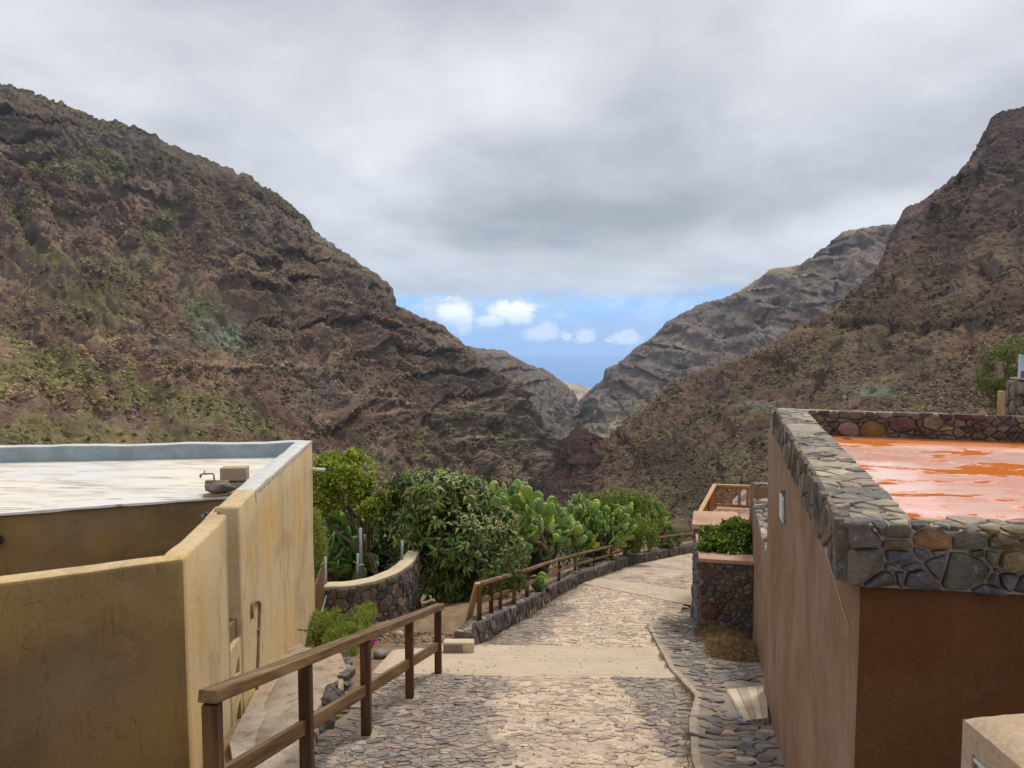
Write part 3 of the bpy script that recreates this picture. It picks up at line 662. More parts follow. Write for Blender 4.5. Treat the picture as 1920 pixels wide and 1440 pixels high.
D_lines = [
 [(780, 640, 1400), (880, 650, 1430), (897, 653, 1450), (942, 656), (985, 680, 1500), (1030, 697, 1550), (1043, 708), (1058, 719, 1600), (1076, 734), (1084, 752, 1650), (1090, 790, 1680), (1100, 830, 1700)],
 [(780, 760, 1150), (950, 770, 1200), (1020, 785, 1300), (1070, 810, 1450), (1098, 840, 1500)],
 [(780, 960, 900), (950, 930, 950), (1020, 890, 1050), (1060, 870, 1150), (1100, 862, 1250)]]
hill_fl, VD, CD, nbD = hillside('far_hill_left', D_lines, 300, 220, 18, 200, 24, cols_far, M['hill_far'], .8, seed=14.0)
def cols_coast(V, px, py, U, T, rough, fine, ledge):
    c = np.zeros(V.shape) + (.52, .40, .28); return lerpc(c, (.40, .34, .24), sstep(rough, 0, .4))
E_lines = [[(980, 700, 3900), (1030, 711, 4000), (1060, 716), (1092, 723, 4100), (1112, 729, 4200), (1180, 738), (1300, 750, 4300)], [(980, 760, 3400), (1300, 790, 3500)], [(980, 850, 2700), (1300, 850, 2700)]]
def cols_spur(V, px, py, U, T, rough, fine, ledge): return lerpc(np.zeros(V.shape) + (.115, .068, .058), (.17, .12, .10), ledge * .6)
S_lines = [[(985, 935, 322), (1012, 902, 326), (1040, 880), (1052, 860), (1058, 846), (1066, 820), (1074, 812), (1085, 788, 330), (1091, 803), (1100, 826), (1107, 832), (1114, 814), (1119, 824), (1128, 838), (1150, 856), (1175, 880, 325)],
 [(985, 950, 312), (1050, 905, 308), (1086, 860, 306), (1115, 865, 306), (1175, 905, 312)], [(985, 985, 290), (1050, 985, 280), (1100, 985, 275), (1180, 985, 280)]]
hillside('rock_spur', S_lines, 260, 150, 9, 26, 9, cols_spur, M['hill'], 1.6, back=(.05, .3), seed=33.0, shear=(9, 1))
hillside('coastal_hill', E_lines, 120, 60, 22, 400, 120, cols_coast, M['hill_far'], .5, seed=20.0, back=(.2, .4))
# gorge floor between the hillsides, and the sea beyond
gf = loft([[(600, 800, 3000), (1500, 800, 3000)], [(850, 822, 1900), (1300, 822, 1900)], [(860, 872, 900), (1260, 872, 900)], [(600, 985, 300), (1500, 1100, 180)], [(-100, 1300, 90), (2200, 1300, 80)]], 120, 160, (.1, .05))[0]
gf[..., 2] += 6 * fbm(gf[..., 0] * .02, gf[..., 1] * .01, 0, 4)
gcn = fbm(gf[..., 0] * .05, gf[..., 1] * .03, 2, 4)
link('gorge_floor', grid_mesh('gorge_floor', gf.reshape(-1, 3), gf.shape[0], gf.shape[1], lerpc(np.zeros(gf.shape) + (.20, .17, .10), (.17, .20, .08), sstep(gcn, -.1, .3)).reshape(-1, 3), flip=True), M['hill'], None, 'structure')
def m_sea():
    m, t = mat('sea_water'); finish(t, (.03, .19, .50), .5, t.noise(pos(t), .01, 4), .3, 3, .3); return m
sv = []; R_ = [0, 3000, 8000, 16000, 25900]
mb = MB(); n = 48; mb.v = [(0, 0, -700)] + [(R_[k] * math.sin(2 * math.pi * i / n), R_[k] * math.cos(2 * math.pi * i / n), -700) for k in (1, 2, 3, 4) for i in range(n)]; mb.c = [(1, 1, 1)] * len(mb.v)
mb.f = [(0, 1 + i, 1 + (i + 1) % n) for i in range(n)] + [(1 + r * n + i, 1 + (r + 1) * n + i, 1 + (r + 1) * n + (i + 1) % n, 1 + r * n + (i + 1) % n) for r in range(3) for i in range(n)]
mb.build('sea', m_sea(), None, 'structure')
# haze
m, t = mat('haze_air'); pv = t.n('ShaderNodeVolumePrincipled', {'Color': (.62, .80, 1.0), 'Density': 6.4e-5, 'Anisotropy': .2})
t.t.links.new(pv.outputs[0], t.n('ShaderNodeOutputMaterial').inputs['Volume'])
MB().box((0, 0, -140), 52000, 52000, 1122).build('haze', m, None, 'stuff')

# scrub on the hillsides: low bushes one cannot count
def scrub(name, V, C, nb, count, seed, smin, smax, dmax, m):
    nu, nv, _ = V.shape; px, py = project(V); rg = np.random.default_rng(seed)
    i = rg.integers(0, nu - 1, count * 3); j = rg.integers(nb + 1, nv - 1, count * 3)
    fu, fv = rg.random(count * 3)[:, None], rg.random(count * 3)[:, None]
    p = V[i, j] * (1 - fu) * (1 - fv) + V[i + 1, j] * fu * (1 - fv) + V[i, j + 1] * (1 - fu) * fv + V[i + 1, j + 1] * fu * fv
    # area weighting and clumping
    a = np.linalg.norm(np.cross(V[i + 1, j] - V[i, j], V[i, j + 1] - V[i, j]), axis=1) / p[:, 1] ** 1.8; a /= np.percentile(a, 85)
    dens = sstep(fbm(p[:, 0] * .035, p[:, 1] * .025, p[:, 2] * .035, 5, .6), -.25, .40) * .94 + .06
    x, y = px[i, j], py[i, j]
    keep = (rg.random(count * 3) < a * dens) & (x > -160) & (x < 2080) & (p[:, 1] < dmax)
    p = p[keep][:count]; c = C[i, j][keep][:count]; n = len(p)
    sz = (smin + (smax - smin) * rg.random(n) ** 2.0) * (.62 + p[:, 1] / 420)
    kind_ = rg.random(n); cc = c * (.65 + .7 * rg.random(n))[:, None]
    cc = np.where(kind_[:, None] < .30, cc * np.array((.92, 1.0, .74)), cc); cc = np.where((kind_[:, None] > .38) & (kind_[:, None] < .56), cc * .5, cc)
    cc = np.where(kind_[:, None] > .93, c * np.array((1.45, 1.6, 1.5)), cc)
    p[:, 2] -= .1 * sz
    me = bpy.data.meshes.new(name); me.vertices.add(n); me.vertices.foreach_set('co', p.astype(np.float32).ravel())
    a1 = me.attributes.new('size', 'FLOAT', 'POINT'); a1.data.foreach_set('value', sz.astype(np.float32))
    a2 = me.attributes.new('tint', 'FLOAT_COLOR', 'POINT'); b = np.ones((n, 4), np.float32); b[:, :3] = cc; a2.data.foreach_set('color', b.ravel())
    o = link(name, me, m, None, 'stuff')
    gt = bpy.data.node_groups.new('scrub_nodes', 'GeometryNodeTree')
    gt.interface.new_socket('Geometry', in_out='INPUT', socket_type='NodeSocketGeometry'); gt.interface.new_socket('Geometry', in_out='OUTPUT', socket_type='NodeSocketGeometry')
    N = gt.nodes; Lk = gt.links; gi = N.new('NodeGroupInput'); go = N.new('NodeGroupOutput')
    ico = N.new('GeometryNodeMeshIcoSphere'); ico.inputs['Radius'].default_value = .5; ico.inputs['Subdivisions'].default_value = 2
    nz = N.new('ShaderNodeTexNoise'); nz.inputs['Scale'].default_value = 3.6; nz.inputs['Detail'].default_value = 4; nz.inputs['Roughness'].default_value = .8
    sb = N.new('ShaderNodeVectorMath'); sb.operation = 'SUBTRACT'; sb.inputs[1].default_value = (.5, .5, .5); Lk.new(nz.outputs['Color'], sb.inputs[0])
    scn = N.new('ShaderNodeVectorMath'); scn.operation = 'SCALE'; scn.inputs['Scale'].default_value = 1.5; Lk.new(sb.outputs[0], scn.inputs[0])
    sp = N.new('GeometryNodeSetPosition'); Lk.new(ico.outputs[0], sp.inputs[0]); Lk.new(scn.outputs[0], sp.inputs['Offset'])
    ssm = N.new('GeometryNodeSetShadeSmooth'); ssm.inputs['Shade Smooth'].default_value = False; Lk.new(sp.outputs[0], ssm.inputs[0])
    sm = N.new('GeometryNodeSetMaterial'); sm.inputs['Material'].default_value = m; Lk.new(ssm.outputs[0], sm.inputs[0])
    ip = N.new('GeometryNodeInstanceOnPoints'); Lk.new(gi.outputs[0], ip.inputs['Points']); Lk.new(sm.outputs[0], ip.inputs['Instance'])
    rv = N.new('FunctionNodeRandomValue'); rv.data_type = 'FLOAT_VECTOR'; rv.inputs[1].default_value = (.5, .5, 6.28); Lk.new(rv.outputs[0], ip.inputs['Rotation'])
    na = N.new('GeometryNodeInputNamedAttribute'); na.data_type = 'FLOAT'; na.inputs[0].default_value = 'size'
    cx = N.new('ShaderNodeCombineXYZ'); mm = N.new('ShaderNodeMath'); mm.operation = 'MULTIPLY'; mm.inputs[1].default_value = .8; Lk.new(na.outputs[0], mm.inputs[0])
    Lk.new(na.outputs[0], cx.inputs[0]); Lk.new(na.outputs[0], cx.inputs[1]); Lk.new(mm.outputs[0], cx.inputs[2]); Lk.new(cx.outputs[0], ip.inputs['Scale'])
    Lk.new(ip.outputs[0], go.inputs[0])
    md = o.modifiers.new('scatter', 'NODES'); md.node_group = gt
    return o
m, t = mat('scrub_foliage'); at = t.n('ShaderNodeAttribute', attribute_name='tint', attribute_type='INSTANCER').outputs['Color']
finish(t, t.mix(t.noise(pos(t), 3, 3), at, t.mix(1.0, at, (1.5, 1.5, 1.3), 'MULTIPLY')), .9, None, spec=.1); M['scrub'] = m
scrub('hillside_scrub', VA, CA, nbA, 110000, 5, .28, 1.45, 640, M['scrub'])
scrub('hillside_scrub', VB, CB, nbB, 100000, 6, .24, 1.25, 640, M['scrub'])

# ---------------------------------------------------------------- village ground
LEFT = [(-12, -2.4), (3, -2.2), (6.15, -1.95), (8, -1.72), (9.9, -1.95), (11.5, -1.6), (12.4, -.62), (12.9, -.48), (16.8, .5), (20.3, 1.2), (24.9, 2.35), (31.4, 5.1), (36.5, 8.3), (40, 10.8), (48, 16)]
RIGHT = [(-12, 1.2), (3, 1.35), (6.15, 1.56), (7.47, 1.84), (8.61, 2.2), (10.2, 2.25), (14.28, 2.69), (15.87, 3.2), (17, 3.9), (24.9, 6.2), (31.4, 9.0), (36.5, 12.6), (40, 15), (48, 20)]
def LX(y): return float(np.interp(y, *zip(*LEFT)))
def RX(y): return float(np.interp(y, *zip(*RIGHT)))
nx, ny = 150, 190
gx = np.linspace(-60, 70, nx); gy = np.linspace(-25, 105, ny); GX, GY = np.meshgrid(gx, gy, indexing='ij')
GZ = np.where(GY < 25, -(2.15 + .255 * GY), -(2.15 + .255 * 25 + .215 * (GY - 25)))
GZ = np.where(GY < 0, -2.15 + .1 * GY * 0, GZ)
lx = np.interp(GY, *zip(*LEFT)); rx = np.interp(GY, *zip(*RIGHT))
GZ = GZ - .05 - np.maximum(0, GY - 56) * .65 - np.maximum(0, (lx - 13) - GX) * .7 - .4 * sstep(lx - GX, 1.2, 4) * (GY > 12)
GZ = GZ + .05 * fbm(GX * .6, GY * .6, 0, 4) * ((GX < lx - .6) | (GX > rx + .6))
link('ground', grid_mesh('ground', np.stack([GX, GY, GZ], -1).reshape(-1, 3), nx, ny, None), M['soil'], None, 'structure')

# path: bed of cement with cobbles pressed in, two concrete bands, a raised footway on the right
BAND1 = lambda x: (10.05 - .07 * (x + 2), 12.55 - .12 * (x + .6))
def in_band(x, y, e=0.0):
    a, b = BAND1(x)
    if a + e < y < b - e: return 1
    a2 = 23.6 - 1.95 * (x - 2.28) ; b2 = 25.4 - 1.25 * (x - 2.8)
    if a2 + e < y < b2 - e: return 2
    return 0
def lightness(x, y):
    """1 where mortar has been spread over the cobbles (the pale tracks), 0 where stones stand bare"""
    n = fbm(x * 1.1, y * .8, 3, 3) * .22 + fbm(x * 5, y * 4, 1, 3) * .12
    if y < 10.2: v = sstep(x + n * 1.2, -.28, -.02) * (1 - sstep(x + n * .6, 1.35, 1.45) * (y > 6.4))
    elif y < 24.5: c = .95 + (y - 12.5) * .16; v = sstep(x + n * 1.6, c - .8, c - .25) * (1 - .25 * sstep(x + n, c + 1.4, c + 1.9))
    else: v = np.clip(.62 + n * 2.4, 0, 1)
    return float(v)
path_root = thing('cobbled_path', 'cobbled and cemented lane winding downhill between the tan building and the brown building', 'path', (0.6, 9, g(9)))
path_root['kind'] = 'structure'; del path_root['category']
nu_, nv_ = 70, 560; ys = np.linspace(-12, 48, nv_); PV = np.zeros((nu_, nv_, 3)); PCc = np.zeros((nu_, nv_, 3))
for j, y in enumerate(ys):
    a, b = LX(y) - .1, RX(y) + .04
    for i in range(nu_): x = a + (b - a) * i / (nu_ - 1); PV[i, j] = (x, y, g(max(y, 0)))
PV[..., 2] += .010 * fbm(PV[..., 0] * 2.5, PV[..., 1] * 2.5, 0, 4) + .006 * fbm(PV[..., 0] * 11, PV[..., 1] * 11, 0, 3)
for j in range(nv_):
    for i in range(nu_):
        x, y = PV[i, j, 0], PV[i, j, 1]; l = lightness(x, y) if y > 4.5 else .4
        edge_ = max(0, 1 - (x - LX(y)) / .35) * (y > 12.5)
        PCc[i, j] = np.array((.29, .24, .185)) * (1 - l) + np.array((.64, .505, .385)) * l
        PCc[i, j] = PCc[i, j] * (1 - .45 * edge_) + np.array((.26, .19, .11)) * .45 * edge_
link('path_bed', grid_mesh('path_bed', PV.reshape(-1, 3), nu_, nv_, PCc.reshape(-1, 3)), M['path'], path_root)
def zband(x, y): return g(y) + .014 + .004 * n1d(x * 1.3, y)
def bandmesh(xa, xb, fa, fb, nx_, ny_):
    V = np.zeros((nx_, ny_, 3))
    for i in range(nx_):
        for j in range(ny_):
            x = xa + (xb - xa) * i / (nx_ - 1); a, b = fa(x), fb(x); wob = .03 * n1d(x * 3, 4); y = a + wob + (b - a) * j / (ny_ - 1)
            e = (j in (0, ny_ - 1)) or (i in (0, nx_ - 1)); V[i, j] = (x, y, zband(x, y) - (.02 if e else 0))
    return V
V1 = bandmesh(-1.98, 2.3, lambda x: BAND1(x)[0], lambda x: BAND1(x)[1], 60, 26)
V1[..., 0] = np.where(V1[..., 1] > 12.0, np.maximum(V1[..., 0], -1.35), V1[..., 0])
link('concrete_band', grid_mesh('concrete_band', V1.reshape(-1, 3), 60, 26), M['band'], path_root, label='wide pale grooved concrete strip across the lane')
V2 = np.zeros((40, 20, 3))
for i in range(40):
    for j in range(20):
        u, v = i / 39, j / 19; p = (G(1092, 1094) * (1 - u) + G(1296, 1136) * u) * (1 - v) + (G(1118, 1082) * (1 - u) + G(1300, 1108) * u) * v
        V2[i, j] = (p.x, p.y, zband(p.x, p.y))
link('concrete_band', grid_mesh('concrete_band', V2.reshape(-1, 3), 40, 20, flip=False), M['band'], path_root, label='narrower far concrete strip crossing the lane at the bend')
def in_b2(x, y):
    px, py = prj((x, y, g(y))); u = (px - 1100) / 196; return 0 < u + .06 < 1.1 and (1095 + 42 * u) > py > (1083 + 26 * u)
sites = []; rr = random.Random(3); y = 4.6
while y < 27:
    dx = .09 + .0035 * y; dy = .056 + .003 * y; x = LX(y) + .05 + rr.uniform(0, dx)
    while x < RX(y) - .03:
        sites.append((x + rr.uniform(-.4, .4) * dx, y + rr.uniform(-.4, .4) * dy, rr.uniform(0, .55) * dx)); x += dx
    y += dy
def frame_path(s, t, n): return Vector((s, t, g(t) + n + .004))
def cob_col(i, x, y):
    a, b = BAND1(x)
    if a - .02 < y < b + .02 or in_b2(x, y): return None
    if x < LX(y) + .04 or x > RX(y) - .04: return None
    l = lightness(x, y)
    if rr.random() < .45 * l: return None
    if l < .4 and rr.random() < .05: return None
    base = np.array(rr.choice([(.20, .185, .18), (.25, .225, .21), (.155, .145, .145), (.29, .25, .22), (.22, .185, .16), (.25, .245, .25), (.33, .26, .21)]))
    d = np.array((.54, .43, .33)); k = .68 * l + .12 + rr.uniform(0, .25)
    return tuple(jitter(tuple(base * (1 - k) + d * k), .1, rr))
lay(sites, None, .27, frame_path, path_root, lambda x, y: .009 - .005 * lightness(x, y), .0035, None, M['cobble'], 1.0, 300, lambda q: q[0].y - q[0].z * .2, 'cobble', True, cob_col, .5, rr)

# footway on the right of the channel, 5 cm up, its cement edge and its flat stones
foot = thing('footway', 'narrow raised footway of flat grey stones along the foot of the brown building', 'footway', (2.3, 8, g(8)))
foot['kind'] = 'structure'; del foot['category']
def WX(y): return float(np.interp(y, [3.2, 8.15, 8.2, 9.4, 13.7, 13.9, 17], [1.53, 2.93, 3.05, 3.32, 4.6, 3.62, 4.3])) + .02
nvf = 260; ysf = np.linspace(3, 16.4, nvf); FV = np.zeros((30, nvf, 3))
for j, y in enumerate(ysf):
    a, b = RX(y) + .06, max(WX(y) + .12, RX(y) + .3)
    for i in range(30): x = a + (b - a) * i / 29; FV[i, j] = (x, y, g(y) + .045 - .03 * (x - a) + .012 * n1d(x * 3, y * 3))
link('footway_bed', grid_mesh('footway_bed', FV.reshape(-1, 3), 30, nvf, np.zeros((30 * nvf, 3)) + (.32, .27, .21)), M['path'], foot)
def frame_foot(s, t, n): return Vector((s, t, g(t) + .045 - .03 * (s - RX(t)) + .006 + n))
sites = []; y = 4.6
while y < 16.2:
    dx, dy = .17, .07 + .003 * y; x = RX(y) + .12 + rr.uniform(0, dx)
    while x < WX(y) - .02: sites.append((x + rr.uniform(-.4, .4) * dx, y + rr.uniform(-.4, .4) * dy, rr.uniform(0, .06))); x += dx
    y += dy
def foot_col(i, x, y):
    if x < RX(y) + .17 or x > WX(y) - .05: return None
    px, py = prj((x, y, g(y)))
    if 1352 < px < 1445 and 1280 < py < 1350: return None
    if px > 1345 and 1190 < py < 1245: return None
    if rr.random() < .05: return None
    b = rr.choice([(.21, .19, .175), (.165, .15, .145), (.25, .22, .19), (.28, .23, .185), (.19, .18, .18)] * 4 + [(.42, .27, .19), (.46, .42, .36)])
    return jitter(b, .16, rr)
lay(sites, None, .34, frame_foot, foot, .013, .006, None, M['cobble'], 1.0, 300, lambda q: q[0].y, 'flagstone', True, foot_col, .5, rr)
mb = MB(); cp = []
y = 4.2
while y < 17: cp.append(y); y += .14
V = []
for y in cp:
    x = RX(y) + .01 * n1d(y * 3, 1); z = g(y)
    w0 = .05 + .012 * n1d(y * 2, 8)
    V += [(x - .006, y, z - .02), (x, y, z + .045), (x + .008, y, z + .052), (x + w0 + .02, y, z + .054), (x + w0 + .06, y, z + .03)]
for i in range(len(cp) - 1):
    for j in range(4): mb.f.append((i * 5 + j, i * 5 + j + 1, (i + 1) * 5 + j + 1, (i + 1) * 5 + j)[::1])
mb.v = V; mb.c = [(1, 1, 1)] * len(V)
mb.build('edge_strip', M['dusty'], foot, smooth=False, label='thin curving cement edge of the footway')
# scored concrete threshold against the brown wall
q = [G(1362, 1292, .06), G(1420, 1283, .07), G(1437, 1288, .09), G(1436, 1345, .09), G(1398, 1346, .06)]
th = thing('concrete_ramp', 'small pale concrete ramp scored with slanting lines at the foot of the brown wall', 'ramp', tuple(q[0]))
def slab(poly3, dz, col=None):
    mb = MB(); n = len(poly3); vs = [tuple(p) for p in poly3] + [(p[0], p[1], p[2] - dz) for p in poly3]
    return mb.add(vs, [tuple(range(n)), tuple(range(n, 2 * n))[::-1]] + [(i, n + i, n + (i + 1) % n, (i + 1) % n) for i in range(n)], col)
q = q[::-1]
# panels between the scored lines
def lerp3(a, b, t): return a + (b - a) * t
c0, c1, c2, c3 = G(1362, 1292, .07), G(1437, 1284, .10), G(1441, 1345, .10), G(1398, 1350, .07)
for i in range(4):
    a, b = i / 4 + .012, (i + 1) / 4 - .012
    slab([lerp3(c3, c2, a), lerp3(c3, c2, b), lerp3(c0, c1, b), lerp3(c0, c1, a)], .12).build('panel', M['cream'] if i % 2 == 0 else M['concrete'], th, bevel=.006)
slab([c3 - Vector((0, 0, .012)), c2 - Vector((0, 0, .012)), c1 - Vector((0, 0, .012)), c0 - Vector((0, 0, .012))], .12).build('base', M['cement_white'], th)

# ================================================================ OBJECTS
def paint(o, m2, cond):
    o.data.materials.append(m2); k = len(o.data.materials) - 1
    for p in o.data.polygons:
        if cond(p.center - o.location * 0, p.normal): p.material_index = k
def rayplane(px, py, A, n):
    r = ray(px, py); A = Vector(A); n = Vector(n); return r * (A.dot(n) / r.dot(n))
def face_frame(A, B, z0):
    A, B = Vector((A[0], A[1], 0)), Vector((B[0], B[1], 0)); d = (B - A).normalized(); out = Vector((d.y, -d.x, 0))     # outside is right of travel
    L = (B - A).length
    def fr(s, t, n): q = A + d * s + out * n; return Vector((q.x, q.y, z0 + t))
    return fr, L, d, out, A
def poly_frame(pts, z0f):
    S = [0]
    for a, b in zip(pts[:-1], pts[1:]): S.append(S[-1] + math.dist(a, b))
    xs, ys_ = [p[0] for p in pts], [p[1] for p in pts]
    def fr(s, t, n):
        x, y = np.interp(s, S, xs), np.interp(s, S, ys_); e = .12
        dx, dy = np.interp(s + e, S, xs) - np.interp(s - e, S, xs), np.interp(s + e, S, ys_) - np.interp(s - e, S, ys_); l = math.hypot(dx, dy) or 1
        return Vector((x + dy / l * n, y - dx / l * n, z0f(s, x, y) + t))
    return fr, S[-1]
def rect(a, b, c, d): return [(a, b), (c, b), (c, d), (a, d)]
def blob_mesh(c, rx, ry, rz, rot=0, seed=0, n=10, m_=7, rough=.22, col=(1, 1, 1), mb=None):
    mb = mb or MB(); vs = [(0, 0, 1)]
    for i in range(1, m_):
        a = math.pi * i / m_
        for k in range(n): b = 2 * math.pi * k / n; vs.append((math.sin(a) * math.cos(b), math.sin(a) * math.sin(b), math.cos(a)))
    vs.append((0, 0, -1)); out = []
    for v in vs:
        k = 1 + rough * float(fbm(v[0] * 1.3 + seed * 3.1, v[1] * 1.3 + seed, v[2] * 1.3, 3)); x, y, z = v[0] * rx * k, v[1] * ry * k, v[2] * rz * k
        out.append((c[0] + x * math.cos(rot) - y * math.sin(rot), c[1] + x * math.sin(rot) + y * math.cos(rot), c[2] + z))
    f = [(0, 1 + k, 1 + (k + 1) % n) for k in range(n)]
    for i in range(m_ - 2): f += [(1 + i * n + k, 1 + (i + 1) * n + k, 1 + (i + 1) * n + (k + 1) % n, 1 + i * n + (k + 1) % n) for k in range(n)]
    e = len(vs) - 1; b0 = 1 + (m_ - 2) * n; f += [(e, b0 + (k + 1) % n, b0 + k) for k in range(n)]
    return mb.add(out, f, col)

# ---------------------------------------------------------------- tan house on the left
ZT = -1.85
yard = thing('yard_wall', 'tan rendered yard wall with a sharp corner in the left foreground, its top at roof height', 'wall', (-2.74, 6.05, g(6)))
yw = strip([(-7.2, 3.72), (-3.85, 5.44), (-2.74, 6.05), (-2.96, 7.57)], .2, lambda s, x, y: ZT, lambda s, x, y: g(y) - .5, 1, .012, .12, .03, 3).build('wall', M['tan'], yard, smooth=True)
paint(yw, M['tan_dark'], lambda c, n: n.y < -.45 and c.x < -2.6)  # side towards the camera takes the plaster with painted-in shade
house = thing('tan_house', 'flat roofed tan plastered house with a white painted roof behind grey parapets', 'house', (-3.3, 10, g(10)))
side = strip([(-3.0, 7.98), (-3.09, 8.8), (-3.57, 13.08), (-8.7, 12.44), (-16, 11.5)], .25, lambda s, x, y: ZT - (.012 if y < 8.75 and x > -3.2 else 0), lambda s, x, y: g(y) - .5, 1, .012, .12, .022, 5).build('parapet_wall', M['tan'], house, smooth=True)
paint(side, M['cement_white'], lambda c, n: n.z > .5 and (c.y > 8.82 or c.x < -4))
paint(side, M['blue_grey'], lambda c, n: n.z < .5 and c.z > -2.2 and (n.y < -.6 and c.y > 11 or (n.x < -.6 and c.y > 9)))
# fringe of white paint running over the outer edge
mb = MB()
for k in range(46):
    y = 8.78 + k * .094; x = -3.0 - .112 * (y - 8) + .006; L = .02 + .05 * max(0, n1d(k * .9, 2)) + (.10 if k == 0 else 0)
    mb.add([(x, y, ZT - .004), (x - .01, y + .094, ZT - .004), (x - .01, y + .094, ZT - .03 - L * .5), (x, y + .04, ZT - .03 - L)], [(0, 1, 2, 3)])
mb.build('paint_runs', M['cement_white'], house)
RF = [(-14, 5.79), (-3.24, 9.85), (-3.3, 10.9), (-3.8, 12.9), (-8.7, 12.3), (-14, 11.6)]
mb = MB(); n = 90; A_, B_ = Vector((-14, 5.79, 0)), Vector((-3.24, 9.85, 0))
top = []; 
for i in range(n):
    p = A_.lerp(B_, i / (n - 1)); wv = .012 * n1d(i * .35, 6); top.append((p.x + wv, p.y - .02 + wv * 2, -2.118 + .010 * n1d(i * .21, 8)))
bk = [(-14, 11.6), (-8.7, 12.3), (-3.8, 12.9)]
bkp = [(float(np.interp(i / (n - 1), [0, .5, 1], [q[0] for q in bk])), float(np.interp(i / (n - 1), [0, .5, 1], [q[1] for q in bk])), -2.105) for i in range(n)]
mid = [((a[0] + b[0]) / 2, (a[1] + b[1]) / 2, -2.13 + .006 * n1d(i * .2, 3)) for i, (a, b) in enumerate(zip(top, bkp))]
lip = [(a[0], a[1] - .004, a[2] - .022 - .02 * abs(n1d(i * .5, 9))) for i, a in enumerate(top)]
mb.v = lip + top + mid + bkp; mb.c = [(1, 1, 1)] * len(mb.v)
for r in range(3): mb.f += [(r * n + i, r * n + i + 1, (r + 1) * n + i + 1, (r + 1) * n + i) for i in range(n - 1)]
mb.build('roof', M['roof_white'], house, smooth=False)
fw = strip([(-14, 5.80), (-3.24, 9.86)], .2, lambda s, x, y: -2.135, lambda s, x, y: g(y) - .5, 1, .012, .15, .01, 8).build('wall', M['tan_dark'], house, smooth=True, label='shade-toned mustard yard side wall under the roof edge')
hw = P(0, 1012, 8.72); MB().tube([hw + Vector((-.05, .03, 0)), hw + Vector((.0, -.035, 0))], .055, 12).build('drain_hole', M['black'], house)
# infill of the slot between the yard wall and the house, with two fin shaped openings
from mathutils.geometry import tessellate_polygon
def pierced(A, B, z0, z1, holes, th, m, parent, name):
    fr, L, d, out, A0 = face_frame(A, B, 0)
    loops = [[Vector((0, z0, 0)), Vector((L, z0, 0)), Vector((L, z1, 0)), Vector((0, z1, 0))]] + [[Vector((a, b, 0)) for a, b in h] for h in holes]
    flat = [v for l in loops for v in l]; tri = tessellate_polygon(loops); n = len(flat); mb = MB()
    vs = [fr(v.x, v.y, 0) for v in flat] + [fr(v.x, v.y, -th) for v in flat]; f = [tuple(t) for t in tri] + [tuple(q + n for q in t[::-1]) for t in tri]; b = 0
    for l in loops:
        k = len(l); f += [(b + i, b + (i + 1) % k, n + b + (i + 1) % k, n + b + i) for i in range(k)]; b += k
    return mb.add(vs, f).build(name, m, parent)
def fin(s0, s1, za, zb, k=8): return [(s0 + (s1 - s0) * (1 - (1 - i / k) ** 1.0) * 0 + s0 * 0 + (s1 - s0) * 0, za) for i in range(0)] + [(s1, za), (s1, zb)] + [(s0 + (s1 - s0) * (1 - math.sin(math.pi / 2 * i / k)) * 1, zb + (za - zb) * (1 - math.sin(math.pi / 2 * i / k) ** .0 * math.cos(math.pi / 2 * (1 - i / k)) * 1 + 0)) for i in range(0)] + [(s0 + (s1 - s0) * (1 - (1 - i / k) ** .55), zb + (za - zb) * (i / k)) for i in range(0, k)][0:]
z_a = lambda py: P(440, py, 7.8).z
pierced((-2.965, 7.575), (-2.998, 7.975), g(7.8) - .4, z_a(1206), [fin(.14, .33, z_a(1236), z_a(1268)), fin(.10, .34, z_a(1318), z_a(1366))], .10, M['tan'], house, 'slot_infill')
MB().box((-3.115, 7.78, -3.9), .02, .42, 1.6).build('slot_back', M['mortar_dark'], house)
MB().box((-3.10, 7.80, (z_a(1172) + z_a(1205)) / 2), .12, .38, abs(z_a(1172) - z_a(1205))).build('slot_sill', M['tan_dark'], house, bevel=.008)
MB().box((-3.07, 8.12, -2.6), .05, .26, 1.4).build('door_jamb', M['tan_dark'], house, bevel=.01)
# things on the roof corner
o = MB().box(P(437, 888, 9.95) + Vector((0, .06, -.005)), .345, .19, .175, Matrix.Rotation(.10, 3, 'Z')).build('concrete_block', M['concrete'], bevel=.012); tag(o, 'weathered rectangular concrete block set on the corner of the white roof', 'block')
o = MB().box(P(425, 913, 9.9) + Vector((.08, .1, 0)), .42, .2, .10, Matrix.Rotation(.1, 3, 'Z')).build('support_slab', M['concrete'], bevel=.01); tag(o, 'rough cement slab under the concrete block on the roof corner', 'slab')
o = blob_mesh(P(411, 914, 9.72), .185, .12, .072, .15, 3, 16, 10, .5, (.20, .16, .13)).build('loose_rock', M['stone'], smooth=True); tag(o, 'dark pitted rock lying in front of the concrete block on the roof', 'rock')
fb = thing('angled_boards', 'pale weathered boards laid in an angle around the rock at the roof corner', 'boards', tuple(P(410, 928, 9.6)))
a, b, c = P(381, 929, 9.62), P(427, 926, 9.70), P(467, 897, 10.35)
wood('board', [(a, b, .05, .03)], M['wood_light'], fb, .004); wood('board', [(b + Vector((0, 0, .01)), c, .06, .03)], M['cream'], fb, .004)
tp = thing('roof_tap', 'old bent water tap on a short iron pipe beside the concrete block', 'tap', tuple(P(403, 905, 9.85)))
q = lambda x, y: P(x, y, 9.82)
MB().tube([q(432, 901), q(404, 902), q(401.5, 899), q(401, 890), q(399, 888), q(380, 888.5), q(377, 890)], .011, 8).build('pipe', M['rust'], tp, smooth=True)
MB().tube([q(377, 889), q(376, 893), q(376, 896)], [.013, .017, .009], 8).build('spout', M['rust'], tp, smooth=True)
